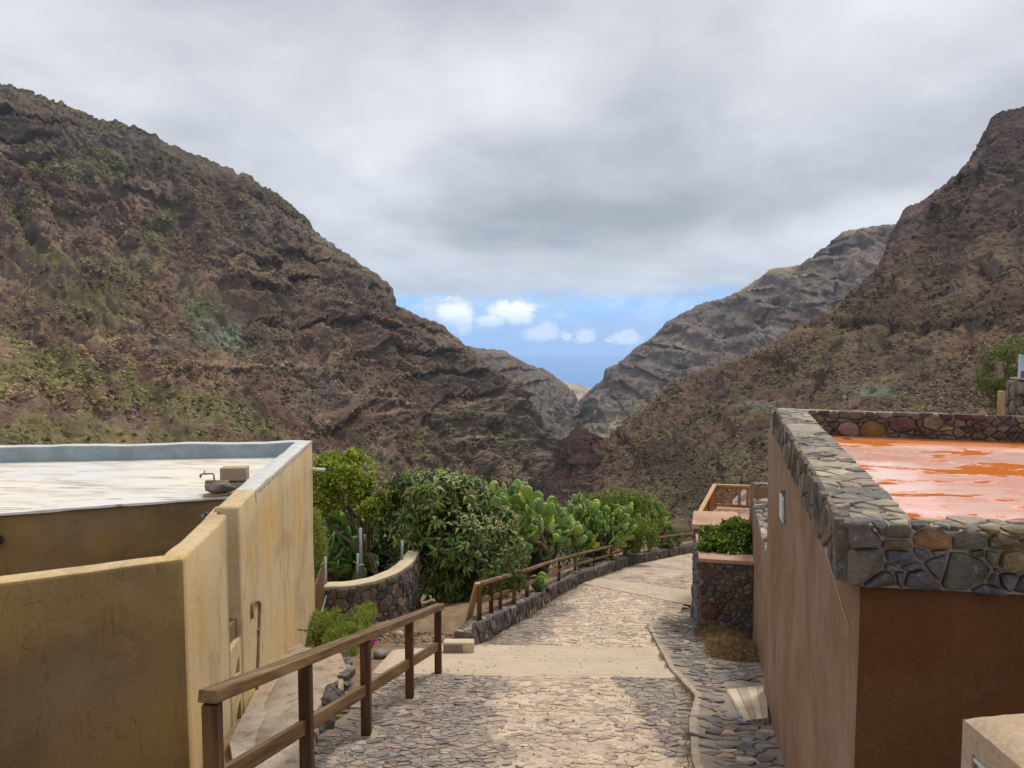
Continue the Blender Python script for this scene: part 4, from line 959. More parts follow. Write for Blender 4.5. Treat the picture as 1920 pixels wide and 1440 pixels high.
MB().tube([q(383.5, 888), q(383.5, 882)], .008, 6).build('handle', M['rust'], tp); MB().box(q(392, 911) + Vector((0, .03, 0)), .11, .07, .14).build('stub', M['tan_dark'], tp, bevel=.006)
o = wood('plank', [(P(391, 975, 7.6) + Vector((0, 0, .012)), P(411, 951, 8.3), .075, .02)], M['wood_light'], None, .003); tag(o, 'short bleached plank bridging the gap behind the yard wall end', 'plank')
lp = thing('wall_lamp', 'small black round lamp mounted on the yard side of the house', 'lamp', tuple(P(384, 966, 8.9)))
pz = P(385, 966, 9.1); MB().tube([pz + Vector((.03, .15, 0)), pz, pz + Vector((-.012, -.03, 0))], [.04, .045, .035], 12).build('housing', M['black'], lp, smooth=True)
MB().tube([pz + Vector((-.012, -.031, 0)), pz + Vector((-.014, -.04, 0))], .027, 12).build('lens', M['galv'], lp)
# pipes on the lane side of the house
wx = lambda y: -3.0 - .112 * (y - 7.98)
wp = thing('wall_pipe', 'thin painted water pipe with a hooked top running down the tan house wall', 'pipe', (wx(9.1), 9.1, g(9)))
def onwall(px, py): r = ray(px, py); A0 = Vector((-3.0, 7.98, 0)); nrm = Vector((1, .112, 0)).normalized(); return r * (A0.dot(nrm) / r.dot(nrm)) + nrm * .02
pp = [onwall(470, 1160), onwall(470, 1134), onwall(472, 1128), onwall(482, 1127), onwall(485, 1133)]; pp += [onwall(484, 1150), onwall(480.5, 1250), onwall(477, 1345)]
MB().tube(pp, .017, 8).build('pipe', M['pipe_paint'], wp, smooth=True)
for py in (1180, 1262): MB().box(onwall(483 - (py - 1150) * .035, py), .03, .06, .02).build('clip', M['rust'], wp)
wp = thing('spout_pipe', 'short pipe stub poking out low on the far corner of the tan house', 'pipe', tuple(onwall(562, 1180))); MB().tube([onwall(556, 1180), onwall(556, 1180) + Vector((.14, 0, -.01))], .022, 8).build('pipe', M['galv'], wp); MB().tube([onwall(556, 1180) + Vector((.13, 0, -.01)), onwall(556, 1180) + Vector((.13, 0, -.04))], .02, 8).build('elbow', M['galv'], wp)
o = MB().tube([P(578, 879, 13.0), P(609, 881, 13.0)], .03, 10).build('roof_drain_pipe', M['white_paint'], smooth=True); tag(o, 'white plastic rainwater pipe sticking out from the corner of the tan house', 'pipe')

# apron of rough cement beside the house wall, edged with rocks
AP = [(470, 1440, .05), (440, 1530, .03), (560, 1530, .03), (588, 1400, .04), (606, 1335, .10), (640, 1290, .22), (650, 1250, .32), (640, 1222, .34), (600, 1214, .36), (562, 1208, .36), (520, 1270, .22), (478, 1345, .08)]
poly = [G(a, b, c) for a, b, c in AP]
cc = sum(poly, Vector()) / len(poly); mb = MB(); N_ = len(poly)
ring = lambda k, dz: [cc.lerp(p, k) + Vector((0, 0, dz + .012 * n1d(i * 1.7, k * 3))) for i, p in enumerate(poly)]
vs = ring(1.0, -.5) + ring(1.0, -.03) + ring(.95, .0) + ring(.6, .02) + ring(.3, .015) + [cc + Vector((0, 0, .02))]
f = []
for r in range(4): f += [(r * N_ + i, r * N_ + (i + 1) % N_, (r + 1) * N_ + (i + 1) % N_, (r + 1) * N_ + i) for i in range(N_)]
f += [(4 * N_ + i, 4 * N_ + (i + 1) % N_, 5 * N_) for i in range(N_)]
ap = thing('cement_apron', 'rough stained cement apron along the foot of the tan house, edged with grey rocks', 'apron', tuple(cc)); mb.add(vs, f).build('slab', M['apron'], ap, smooth=True)
slab([G(455, 1520, .02), G(560, 1520, .02), G(600, 1330, .06), G(566, 1206, .30), G(520, 1215, .2), G(430, 1390, .05)][::1], .5).build('underlay', M['apron'], ap)
rr2 = random.Random(5)
for k in range(17):
    t = k / 16; px, py = np.interp(t, [0, .35, .7, 1], [606, 628, 652, 640]), np.interp(t, [0, .35, .7, 1], [1345, 1300, 1262, 1228]); p = G(px + rr2.uniform(-7, 5), py + rr2.uniform(-5, 5), .10 + rr2.uniform(0, .14))
    blob_mesh(p, rr2.uniform(.07, .12), rr2.uniform(.07, .12), rr2.uniform(.06, .10), rr2.uniform(0, 3), k, 8, 5, .75, jitter(rr2.choice(GREY), .15, rr2)).build('rock', M['stone'], ap, smooth=False)

# ---------------------------------------------------------------- brown building on the right
TZ = -.83; PB = -1.12
br = thing('brown_building', 'brown plastered building with a wet orange flat roof inside a rough stone parapet', 'building', (3.0, 6, g(6)))
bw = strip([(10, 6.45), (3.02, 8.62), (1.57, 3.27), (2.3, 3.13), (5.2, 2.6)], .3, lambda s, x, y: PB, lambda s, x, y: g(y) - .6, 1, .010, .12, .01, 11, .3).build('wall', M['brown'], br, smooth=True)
paint(bw, M['brown_dark'], lambda c, n: n.y < -.6 and c.y < 3.6)  # front face gets the brown copy darkened for shade
# roof sheet
mb = MB(); nx2, ny2 = 40, 30; V = np.zeros((nx2, ny2, 3))
for i in range(nx2):
    for j in range(ny2):
        v = j / (ny2 - 1); y0 = 3.2; xa = lambda y: .628 + .28 * y + .12; y = y0 + v * 5.3; x = xa(y) + (10 - xa(y)) * (i / (nx2 - 1)); V[i, j] = (x, y - .27 * (x - xa(y)) * (v), -1.098 + .003 * n1d(x * 1.2, y * 1.2))
link('roof', grid_mesh('roof', V.reshape(-1, 3), nx2, ny2), M['redroof'], br)
# parapet cores
par = thing('stone_parapet', 'thick parapet of dark volcanic stones in sandy mortar round the orange roof', 'parapet', (2.2, 6, PB))
strip([(3.1, 8.70), (1.49, 3.30)], .31, lambda s, x, y: TZ - .03, lambda s, x, y: PB + .002, 1, .02, .1, .03, 21, .1).build('mortar_core', M['mortar'], par, smooth=True)
strip([(9.9, 6.60), (3.05, 8.66)], .36, lambda s, x, y: TZ - .03, lambda s, x, y: PB + .002, 1, .015, .1, .02, 22, .1).build('mortar_core', M['mortar'], par, smooth=True)
strip([(1.53, 3.255), (2.3, 3.12), (5.2, 2.59)], .2, lambda s, x, y: TZ - .025, lambda s, x, y: PB + .002, 1, .01, .08, .02, 23, .1).build('mortar_core', M['mortar'], par, smooth=True)
r3 = random.Random(8)
# front face, stones placed as in the photograph
fr, L, d, out, A0 = face_frame((1.53, 3.25), (2.3, 3.11), PB)
def st(px, py): q = rayplane(px, py, A0, out); return ((q - A0).dot(d), q.z - PB)
Z5 = lambda x, y: (1440 + x / 3.79, 740 + y / 3.79)
near_sites = [(660, 1000, 75, 0), (690, 1170, 85, 0), (822, 945, 20, 1), (925, 975, 60, 2), (925, 1060, 45, 3), (930, 1150, 60, 1), (880, 1215, 15, 0), (985, 1215, 20, 1), (860, 1285, 20, 1), (935, 1280, 20, 1), (1050, 1300, 55, 1), (1080, 950, 10, 1), (1160, 1015, 85, 4), (1100, 1110, 15, 1), (1180, 1100, 5, 5), (1370, 950, 45, 3), (1425, 1025, 80, 2), (1250, 1215, 70, 6), (1400, 1240, 120, 6), (1480, 1150, 50, 6), (1560, 945, 45, 3), (1590, 1005, 10, 5), (1665, 1040, 70, 3), (1595, 1165, 55, 5), (1735, 1180, 80, 3), (1760, 950, 70, 3), (1700, 1300, 45, 1), (1790, 1330, 30, 1), (1600, 1300, 30, 1), (1630, 1245, 10, 3), (1840, 1060, 40, 3), (1560, 1370, 10, 1), (1240, 940, 25, 1)]
pal = {0: (.155, .125, .10), 1: (.105, .095, .11), 2: (.175, .145, .115), 3: (.20, .145, .075), 4: (.20, .12, .055), 5: (.22, .185, .15), 6: (.10, .092, .075)}
sites = []; cidx = []
for x, y, r, k in near_sites:
    s_, t_ = st(*Z5(x, y)); sites.append((s_, t_, r / 3.79 / FPX * 3.3)); cidx.append(pal[k])
for s_, t_, r_ in rand_sites(2.6, .29, .17, .10, rnd=r3): sites.append((s_ + .86, t_, r_)); cidx.append(None)
H_ = TZ - PB
lay(sites, rect(-.03, 0.004, 3.4, H_ + .01), .5, fr, par, .032, .007, LAVA, M['stone'], 1.35, 300, None, 'stone', True, lambda i, a, b: jitter(cidx[i] or r3.choice(LAVA), .08, r3), .45, r3)
# lane-side face
fr, L, d, out, A0 = face_frame((3.1, 8.70), (1.49, 3.30), PB)
lay(rand_sites(L, H_, .20, .11, rnd=r3), rect(0, .0, L + .02, H_ + .01), .6, fr, par, .018, .008, [(.13, .11, .09), (.17, .14, .11), (.10, .09, .085), (.21, .17, .12)], M['stone'], 1.0, 300, None, 'stone', True, None, .5, r3)
# inner face of the far side
fr, L, d, out, A0 = face_frame((3.30, 8.20), (9.6, 6.30), PB)
big = [(st(1592, 806)[0], .10, .03), (st(1634, 806)[0], .10, .045), (st(1690, 786)[0], .17, .04), (st(1750, 790)[0], .20, .02)]
sites = rand_sites(L, H_, .125, .056, rnd=r3); sites = [q for q in sites if all(math.dist(q[:2], b[:2]) > .085 for b in big)] + [(a, b, c + .05) for a, b, c in big]; nb_ = len(sites)
lay(sites, rect(.0, .004, L, H_ + .01), .5, fr, par, .030, .005, LAVA, M['stone'], 1.45, 300, None, 'stone', True, lambda i, a, b: (.24, .145, .05) if i == nb_ - 3 else (jitter((.30, .21, .17), .1, r3) if i == nb_ - 4 else jitter(r3.choice(LAVA + [(.13, .075, .06), (.12, .085, .075)]), .15, r3)), .4, r3)
# capping stones, mortared nearly flush
def top_frame(A, B, z):
    A, B = Vector((*A, z)), Vector((*B, z)); d = (B - A).normalized(); l = Vector((-d.y, d.x, 0)); L = (B - A).length
    return (lambda s, t, n: A + d * s + l * t + Vector((0, 0, n + .008 * n1d(s * 3, t * 5)))), L
capc = [(.25, .22, .19), (.33, .28, .22), (.19, .17, .16), (.38, .33, .25), (.22, .19, .17)]
fr, L = top_frame((3.1, 8.70), (1.49, 3.30), TZ - .028); lay(rand_sites(L, .34, .15, .10, rnd=r3), rect(0, -.02, L, .34), .5, fr, par, .012, .009, capc, M['stone_dusty'], 1.0, 300, None, 'capping_stone', True, None, .5, r3)
fr, L = top_frame((9.9, 6.60), (3.05, 8.66), TZ - .028); lay(rand_sites(L, .36, .2, .12, rnd=r3), rect(0, 0, L, .38), .5, fr, par, .012, .009, capc, M['stone_dusty'], 1.0, 300, None, 'capping_stone', True, None, .5, r3)
fr, L = top_frame((1.55, 3.27), (5.2, 2.6), TZ - .024); lay(rand_sites(L, .2, .12, .07, rnd=r3), rect(.0, .0, L, .22), .4, fr, par, .012, .008, capc, M['stone_dusty'], 1.0, 300, None, 'capping_stone', True, None, .5, r3)
o = MB().box(P(1588, 825, 7.86), .07, .12, .03).build('roof_outlet', M['black'], br)
# louvre on the lane side wall
A0 = Vector((1.57, 3.27, 0)); d = (Vector((3.02, 8.62, 0)) - A0).normalized(); out = Vector((-d.y, d.x, 0))
vt = thing('wall_vent', 'small pale slatted vent set high in the brown lane side wall', 'vent', tuple(rayplane(1469, 950, A0, out)))
for i in range(4):
    y = 934 + i * 11; a, b = rayplane(1466.5, y + 3, A0, out), rayplane(1472.5, y, A0, out); a.z = b.z = (a.z + b.z) / 2
    MB().bar(a + out * .012, b + out * .012, .03, .05, None, (0, 0, 1)).build('slat', M['white_paint'], vt)
a, b = rayplane(1466, 950, A0, out), rayplane(1473, 950, A0, out); MB().bar(a + out * .003, b + out * .003, .012, .30).build('recess', M['mortar_dark'], vt)
ck_ = [rayplane(px, py, A0, out) + out * .002 for px, py in ((1508, 912), (1519, 945), (1531, 975), (1541, 1010), (1556, 1060), (1569, 1100), (1580, 1140), (1592, 1176))]
MB().tube(ck_, .0022, 5).build('crack_line', M['cream'], br)
# meter box in the corner
mbx = thing('meter_cupboard', 'rough cement meter cupboard with a small recessed door in the bottom right corner', 'cupboard', (1.9, 2.0, -2.6))
zb = -1.235; c0 = PZ(1806, 1333, zb)
strip([(1.60 + .9, 2.47 + .13), (c0.x - .005, c0.y + .05), (c0.x + .02, 1.2)], 1.0, lambda s, x, y: zb, lambda s, x, y: -3.2, 1, .004, .05, .03, 31, .12)
V = []
def cup(u, v): return Vector((c0.x, c0.y, 0)) + Vector((.012, -1, 0)) * u + Vector((.95, .16, 0)) * v
nn = 26; G2 = np.zeros((nn, nn, 3))
for i in range(nn):
    for j in range(nn):
        u, v = i / (nn - 1) * 1.1, j / (nn - 1); e = min(u, v * .9, .035) / .035; z = zb - .03 * (1 - math.sin(math.pi / 2 * e)) + .005 * n1d(u * 22, v * 22) + .003 * n1d(u * 60, v * 60); p = cup(u, v); G2[i, j] = (p.x, p.y, z)
ctop = link('top', grid_mesh('top', G2.reshape(-1, 3), nn, nn, flip=True), M['concrete'], mbx)
mb = MB(); zl = zb - .028; zd = zb - .115
W_ = lambda u, v, z, o=0.0: (cup(u, v).x - o, cup(u, v).y + (o if v > 0 else 0) * 0, z)
vs = [W_(0, 0, zl), W_(.055, 0, zl), W_(.55, 0, zl), W_(1.1, 0, zl), W_(0, 0, zd), W_(.055, 0, zd), W_(.55, 0, zd), W_(1.1, 0, zd), W_(0, 0, -3.2), W_(.055, 0, -3.2), W_(.55, 0, -3.2), W_(1.1, 0, -3.2)]
mb.add(vs, [(0, 1, 5, 4), (1, 2, 6, 5), (2, 3, 7, 6), (4, 5, 9, 8), (6, 7, 11, 10)])
rv_ = [W_(.055, .022, zd), W_(.55, .022, zd), W_(.55, .022, -3.2), W_(.055, .022, -3.2), W_(.055, 0, zd), W_(.55, 0, zd), W_(.55, 0, -3.2), W_(.055, 0, -3.2)]
mb.add(rv_, [(0, 3, 2, 1), (4, 5, 1, 0), (4, 0, 3, 7), (5, 6, 2, 1)])
mb.add([W_(0, 0, zl), W_(0, 1, zl), W_(0, 1, -3.2), W_(0, 0, -3.2)], [(0, 1, 2, 3)]); mb.build('body', M['concrete'], mbx)
dr = MB().box(cup(.30, .012) + Vector((0, 0, zd - .26)), .012, .46, .48).build('door', M['cream'], mbx, bevel=.004)
MB().box(cup(.30, .000) + Vector((.004, 0, zd - .012)), .02, .47, .012).build('frame', M['cement_white'], mbx)
MB().tube([cup(.22, .0) + Vector((-.006, 0, zd - .085)), cup(.22, .01) + Vector((0, 0, zd - .085))], .022, 12).build('latch', M['cream'], dr)

# ---------------------------------------------------------------- lower brown wall, planter, patio
lw = thing('lower_brown_wall', 'lower brown rendered wall capped with flat stones, behind the end of the brown building', 'wall', (3.9, 11.5, g(11.5)))
ltop = lambda y: -2.93 - .05 * (y - 9.4)
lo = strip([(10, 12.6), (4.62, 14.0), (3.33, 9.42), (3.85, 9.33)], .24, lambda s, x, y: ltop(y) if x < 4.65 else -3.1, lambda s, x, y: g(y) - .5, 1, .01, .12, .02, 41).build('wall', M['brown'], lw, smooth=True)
paint(lo, M['brown_dark'], lambda c, n: n.y < -.6 and c.y < 9.8)  # near end face also uses the shade-darkened brown
A_, B_ = Vector((4.62, 14.0, 0)), Vector((3.33, 9.42, 0)); d = (B_ - A_).normalized(); l = Vector((-d.y, d.x, 0)); L = (B_ - A_).length
lay(rand_sites(L, .27, .2, .14, rnd=r3), rect(.05, -.02, L, .27), .6, lambda s, t, n: A_ + d * s + l * t + Vector((0, 0, ltop((A_ + d * s).y) + .005 + n)), lw, .06, .008, capc, M['stone_dusty'], 1.0, 300, None, 'capping_stone', True, None, .3, r3)
pr = thing('wall_pier', 'short brown pier topped with stones above the planter', 'pier', (4.9, 14.2, -4)); MB().box((5.02, 14.35, -3.55), .62, .28, 1.26).build('shaft', M['brown'], pr, bevel=.01)
for k in range(5): blob_mesh((4.78 + k * .125, 14.33, -2.90), .08, .12, .045, k, k, 8, 5, .3, jitter(capc[k % 5])).build('capping_stone', M['stone_dusty'], pr, smooth=True)
pl = thing('stone_planter', 'planter of dark volcanic stones with pink cement coping beside the lane', 'planter', (4.0, 13.9, g(13.6)))
PZt = -4.12
strip([(3.92, 15.6), (3.45, 13.30), (4.75, 13.02)], .22, lambda s, x, y: PZt, lambda s, x, y: g(y) - .5, 1, .01, .1, .02, 51).build('mortar_core', M['mortar_dark'], pl, smooth=True)
fr, L, d, out, A0 = face_frame((3.45, 13.30), (4.75, 13.02), g(13.3) - .1); HH = PZt - g(13.3) + .1
def st2(px, py): q = rayplane(px, py, A0, out); return ((q - A0).dot(d), q.z - g(13.3) + .1)
bigs = [(1325, 1074, .13), (1314, 1107, .08), (1331, 1146, .15), (1317, 1180, .11), (1345, 1150, .05)]
sites = [q for q in rand_sites(L, HH, .125, .105, rnd=r3) if all(math.dist(q[:2], st2(b[0], b[1])) > b[2] * 1.25 for b in bigs)]; n0 = len(sites); sites += [(*st2(a, b), c) for a, b, c in bigs]
lay(sites, rect(0, 0, L, HH - .0), .55, fr, pl, .03, .006, LAVA, M['stone'], 1.0, 300, None, 'stone', True, lambda i, a, b: jitter((.105, .058, .045), .15, r3) if i >= n0 else jitter(r3.choice(LAVA + GREY), .14, r3), .45, r3)
fr, L, d, out, A0 = face_frame((3.92, 15.6), (3.45, 13.30), 0)
lay(rand_sites(L, 2.3, .2, .15, rnd=r3), rect(0, 0, L, 2.28), .6, lambda s, t, n: fr(s, t, n) + Vector((0, 0, PZt - 2.3)), pl, .05, .012, GREY, M['stone'], 1.0, 300, None, 'stone', True, None, .5, r3)
cop = MB()
def slab2(pts, z, th): return slab([Vector((a, b, z)) for a, b in pts], th)
slab2([(3.41, 13.25), (4.76, 12.96), (4.80, 13.40), (3.80, 13.62), (4.10, 15.1), (3.80, 15.1)], PZt + .075, .075).build('coping', M['coping'], pl, bevel=.012)
slab2([(3.70, 14.98), (4.25, 14.9), (4.45, 15.35), (4.80, 15.35), (4.95, 16.05), (4.02, 16.15)], -3.86, .10).build('coping', M['coping'], pl, bevel=.012, label='raised pink coping slab at the back of the planter')
MB().prism([(3.75, 15.03), (4.22, 14.96), (4.42, 15.4), (4.75, 15.4), (4.9, 16.0), (4.08, 16.1)], -6.6, -3.964).build('back_pier', M['mortar_dark'], pl)
slab2([(3.65, 13.5), (4.7, 13.3), (4.7, 15.3), (4.0, 15.3)], -4.16, .3).build('soil', M['soil_dark'], pl)
for k in range(4): blob_mesh((4.03 + k * .09, 13.52 + .04 * (k % 2), -4.03), .03, .03, .03, k, k, 7, 5, .3, (.55, .53, .48)).build('pebble', M['white_paint'], pl, smooth=True)
pt = thing('patio', 'pink paved patio raised on a wall above the lane bend', 'patio', (6.5, 20, -7))
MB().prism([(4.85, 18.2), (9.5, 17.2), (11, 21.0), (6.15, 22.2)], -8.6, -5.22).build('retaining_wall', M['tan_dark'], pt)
PF = (Vector((4.78, 18.15, 0)), Vector((9.5, 17.1, 0)), Vector((11.1, 21.1, 0)), Vector((6.08, 22.3, 0)))
for i in range(12):
    for j in range(9):
        a, b, c, d_ = i / 12 + .002, (i + 1) / 12 - .002, j / 9 + .002, (j + 1) / 9 - .002
        f_ = lambda u, v: (PF[0].lerp(PF[1], u)).lerp(PF[3].lerp(PF[2], u), v)
        slab([Vector((*f_(x, y).xy, -5.19 + .002 * ((i * 7 + j * 3) % 3))) for x, y in ((a, c), (b, c), (b, d_), (a, d_))], .03).build('tile', M['coping'], pt)
rl = thing('patio_railing', 'varnished wooden railing with flat balusters round the patio corner', 'railing', (6.1, 22, -5.2))
cz, bz = -4.47, -5.08; cor = Vector((6.10, 22.0, 0)); nr = Vector((4.72, 18.4, 0)); fa = Vector((11.0, 20.9, 0))
Hh = lambda p, z: Vector((p.x, p.y, z))
for a, b in ((nr, cor), (cor, fa)):
    wood('top_rail', [(Hh(a, cz), Hh(b, cz), .11, .06)], M['wood_light'], rl, .006); wood('bottom_rail', [(Hh(a, bz), Hh(b, bz), .05, .09)], M['wood_orange'], rl, .005)
    wood('fascia', [(Hh(a, cz - .07), Hh(b, cz - .07), .04, .07)], M['wood_orange'], rl, .004)
    n = int((b - a).length / .235)
    for k in range(1, n):
        p = a.lerp(b, k / n)
        if k % 8 == 0: wood('post', [(Hh(p, -5.2), Hh(p, cz - .03), .09, .09)], M['wood_dark'], rl)
        else: wood('baluster', [(Hh(p, bz + .04), Hh(p, cz - .09), .09, .03)], M['wood_orange'], rl, .003)
for p in (cor, nr): wood('post', [(Hh(p, -5.25), Hh(p, cz - .03), .10, .10)], M['wood_orange'], rl)
sr = thing('sheet_roof', 'pale grey ribbed roof seen between the balusters of the patio railing', 'roof', (8.5, 29, -9))
q0, q1, q2, q3 = P(1358, 953, 26), P(1432, 960, 25.5), P(1432, 905, 31), P(1398, 914, 31)
for i in range(16):
    a, b = i / 16, (i + .86) / 16; slab([q0.lerp(q3, a), q1.lerp(q2, a), q1.lerp(q2, b), q0.lerp(q3, b)], .05).build('board', M['sheet'], sr)
slab([q0 - Vector((0, 0, .04)), q1 - Vector((0, 0, .04)), q2 - Vector((0, 0, .04)), q3 - Vector((0, 0, .04))], 3.5).build('base', M['mortar_dark'], sr)

# ---------------------------------------------------------------- railing in the foreground
A_, B_ = P(405, 1300, 4.4), P(822, 1138, 10.0); dd = (B_ - A_)
rg_ = thing('lane_railing', 'brown stained timber railing beside the tan house with a thick sloping handrail', 'railing', (-1.4, 7.2, g(7.2)))
u = dd.normalized(); e0 = A_ - u * .10; e1 = B_ + u * .12
mid1 = A_ + dd * .33; 
wood('handrail', [(e0, A_ + dd * .515, .125, .078)], M['wood'], rg_, .008); wood('handrail', [(A_ + dd * .5165, e1, .125, .076)], M['wood'], rg_, .008)
def t_of(px):
    lo, hi = -.1, 1.2
    for _ in range(40):
        m_ = (lo + hi) / 2
        if prj(A_ + dd * m_)[0] < px: lo = m_
        else: hi = m_
    return lo
ts = [t_of(q) for q in (397, 572, 685, 767, 821)]
for t_ in ts:
    p = A_ + dd * t_; wood('post', [((p.x, p.y, g(p.y) - .3), (p.x, p.y, p.z - .045), .095, .095)], M['wood_dark'], rg_, .006)
    blob_mesh((p.x + .01, p.y, g(p.y) + .015), .12, .11, .02, 0, t_ * 9, 10, 5, .3, (1, 1, 1)).build('footing', M['mortar'], rg_, smooth=True)
for a, b in zip(ts[:-1], ts[1:]): pa, pb = A_ + dd * a + u * .05, A_ + dd * b - u * .05; wood('lower_rail', [(pa - Vector((0, 0, .545)), pb - Vector((0, 0, .545)), .045, .115)], M['wood'], rg_, .005)
p = A_ + dd * ts[0]; MB().box(p + Vector((-.065, -.02, -.62)), .04, .05, .14).build('bracket', M['black'], rg_, bevel=.004)
p = A_ + dd * ts[3]; wood('splinter', [(p + Vector((-.06, 0, -.60)), p + Vector((-.115, 0, -.68)), .02, .02)], M['wood_dark'], rg_, .002)

# ---------------------------------------------------------------- retaining kerb and far railing
kpts = [(LX(y), y) for y in np.arange(12.35, 44, .35)]
kw = thing('retaining_kerb', 'low retaining kerb of upright dark stones along the left side of the lane', 'kerb', (kpts[10][0], kpts[10][1], g(kpts[10][1])))
KH = lambda y: .36 + .05 * n1d(y * .6, 3) + (.06 if y > 24 else 0) - .15 * max(0, 13.2 - y)
strip(kpts, .36, lambda s, x, y: g(y) + KH(y), lambda s, x, y: g(y) - .4, 1, .02, .35, .03, 61).build('mortar_core', M['mortar_dark'], kw, smooth=True)
fr, L = poly_frame(kpts, lambda s, x, y: g(y)); sites = []; s_ = .03; r4 = random.Random(12)
while s_ < L:
    wst = r4.uniform(.07, .15) * (1 + s_ * .012)
    if r4.random() < .3: sites += [(s_ + wst / 2, .10, .02), (s_ + wst / 2, .27, .03)]
    else: sites += [(s_ + wst / 2, .19 + r4.uniform(-.04, .04), .05)]
    s_ += wst
kc = [(.10, .095, .10), (.13, .12, .125), (.155, .14, .14), (.12, .105, .10), (.085, .08, .085)]
lay(sites, rect(0, .0, L, .40), .35, fr, kw, .04, .006, kc, M['stone'], 1.0, 300, lambda q: q[0].y, 'stone', True, lambda i, a, b: jitter(r4.choice(kc + kc + [(.30, .24, .18)] if a < 7 else kc), .15, r4), .5, r4)
frt, L2 = poly_frame(kpts[:60], lambda s, x, y: g(y) + KH(y) - .008)
lay(rand_sites(L2, .34, .2, .11, rnd=r4), rect(0, .0, L2, .34), .55, lambda s, t, n: (lambda q: Vector((q.x, q.y, q.z + n)))(frt(s, 0, -t)), kw, .012, .006, capc[:3] + kc, M['stone_dusty'], 1.0, 200, lambda q: q[0].y, 'capping_stone', True, None, .5, r4)
for k, (px, py) in enumerate([(883, 1190), (893, 1196), (870, 1186), (905, 1197), (889, 1181)]):
    blob_mesh(G(px, py, .05), .12, .10, .08, k, k + 5, 8, 6, .4, (.20, .12, .10) if k == 1 else jitter(GREY[k % 5])).build('end_stone', M['stone'], kw, smooth=True)
pb = thing('plaque_block', 'low beige cement block with a worn slate name plaque at the kerb end', 'plaque', tuple(G(858, 1226)))
p = G(856, 1226); b3 = Vector((p.x, p.y + .09, g(p.y) + .085))
MB().box(b3 + Vector((.03, 0, 0)), .50, .18, .2).build('block', M['cream'], pb, bevel=.03, seg=3)
pq = MB().box(b3 + Vector((-.055, -.094, -.005)), .31, .012, .165).build('plaque', M['plaque'], pb, bevel=.003)
eng = MB(); r5 = random.Random(2)
for row, (n_, w_) in enumerate([(9, .017), (5, .017)]):
    for k in range(n_):
        x = (k - (n_ - 1) / 2) * .026; z = .025 - row * .05; eng.box(b3 + Vector((-.055 + x, -.1005, z)), .004, .002, .024); eng.box(b3 + Vector((-.055 + x + .006, -.1005, z + r5.choice((-.009, 0, .009)))), .010, .002, .004)
eng.build('engraving', M['engrave'], pq)
gv = np.zeros((60, 130, 3))                                         # garden soil behind the kerb
for j, y in enumerate(np.linspace(13.4, 50, 130)):
    for i in range(60):
        q = i / 59; x = LX(y) - .30 - q * 7.5; z = g(y) + .30 - 1.2 * q * q * 2 + .07 * float(pn(x * 1.3, y * 1.3, 2)) + .03 * float(pn(x * 6, y * 6, 1)); z -= (.5 if y < 14.4 else 0) * max(0, (14.4 - y)) * (1 if q > .05 else .3); gv[i, j] = (x, y, z)
link('garden_soil', grid_mesh('garden_soil', gv.reshape(-1, 3), 60, 130, flip=True), M['soil'], None, 'structure')
fr_ = thing('garden_railing', 'low weathered wooden railing on the stone kerb in front of the cacti', 'railing', (.3, 17, g(17)))
def kp(px, off=-.17, hi=42.0):
    lo, hi = 12.5, hi
    for _ in range(40):
        m_ = (lo + hi) / 2; q = (LX(m_) + off, m_, g(m_) + .36)
        if prj(q)[0] < px: lo = m_
        else: hi = m_
    return Vector((LX(lo) + off, lo, g(lo) + .34))
RH = .68
posts = [kp(x) for x in (899, 921, 938, 964, 988, 1017, 1048, 1078, 1113, 1146, 1170, 1217, 1241, 1272, 1312)]
for k, p in enumerate(posts): wood('post', [(p - Vector((0, 0, .15)), p + Vector((0, 0, RH - .03)), .085 if k % 3 != 2 else .07, .085)], M['wood_dark'] if k % 4 != 3 else M['wood'], fr_, .005)
for k, (a, b) in enumerate(zip(posts[:-1], posts[1:])):
    if k == 10: continue
    o_ = Vector((0, 0, RH)); wood('handrail', [(a + o_, b + o_, .10, .06)], M['wood'], fr_, .006); wood('lower_rail', [(a + o_ * .5, b + o_ * .5, .035, .085)], M['wood'], fr_, .004)
p = posts[10]; o_ = Vector((0, 0, RH)); wood('handrail', [(p + o_, p + o_ + (posts[11] - p) * .12, .10, .06)], M['wood'], fr_, .006)
a = posts[0] + Vector((-.03, -.05, RH + .03)); b = G(873, 1184, .05); wood('brace', [(b, a, .11, .05)], M['wood_light'], fr_, .006, label='pale slanting plank closing the near end of the railing')

# ---------------------------------------------------------------- curved garden wall, gate and pipes
cw = [(-5.2, 15.0)] + [tuple(PZ(px, py, -5.2).xy) for px, py in ((603, 1103), (640, 1100), (672, 1096), (700, 1090), (725, 1082), (748, 1072), (765, 1061), (776, 1050))]
cw += [(cw[-1][0] + .05, cw[-1][1] + .7)]
cg = thing('curved_garden_wall', 'curving wall of dark stones with a cream cement top behind the flowering shrub', 'wall', (cw[3][0], cw[3][1], g(cw[3][1])))
strip(cw, .26, lambda s, x, y: -5.23, lambda s, x, y: g(y) - .4, 1, .01, .15, .02, 71).build('mortar_core', M['mortar_dark'], cg, smooth=True)
strip([(x - .0, y - .0) for x, y in cw], .30, lambda s, x, y: -5.185, lambda s, x, y: -5.235, 1, .012, .12, .015, 72, .1).build('coping', M['cream'], cg, smooth=True)
fr, L = poly_frame(cw, lambda s, x, y: -6.9); 
lay(rand_sites(L, 1.66, .20, .16, rv=.6, rnd=r3), rect(0, 0, L, 1.665), .75, fr, cg, .04, .007, LAVA + GREY, M['stone'], 1.0, 300, None, 'stone', True, lambda i, a, b: jitter(r3.choice(LAVA + GREY + [(.20, .15, .12)]), .14, r3), .45, r3)
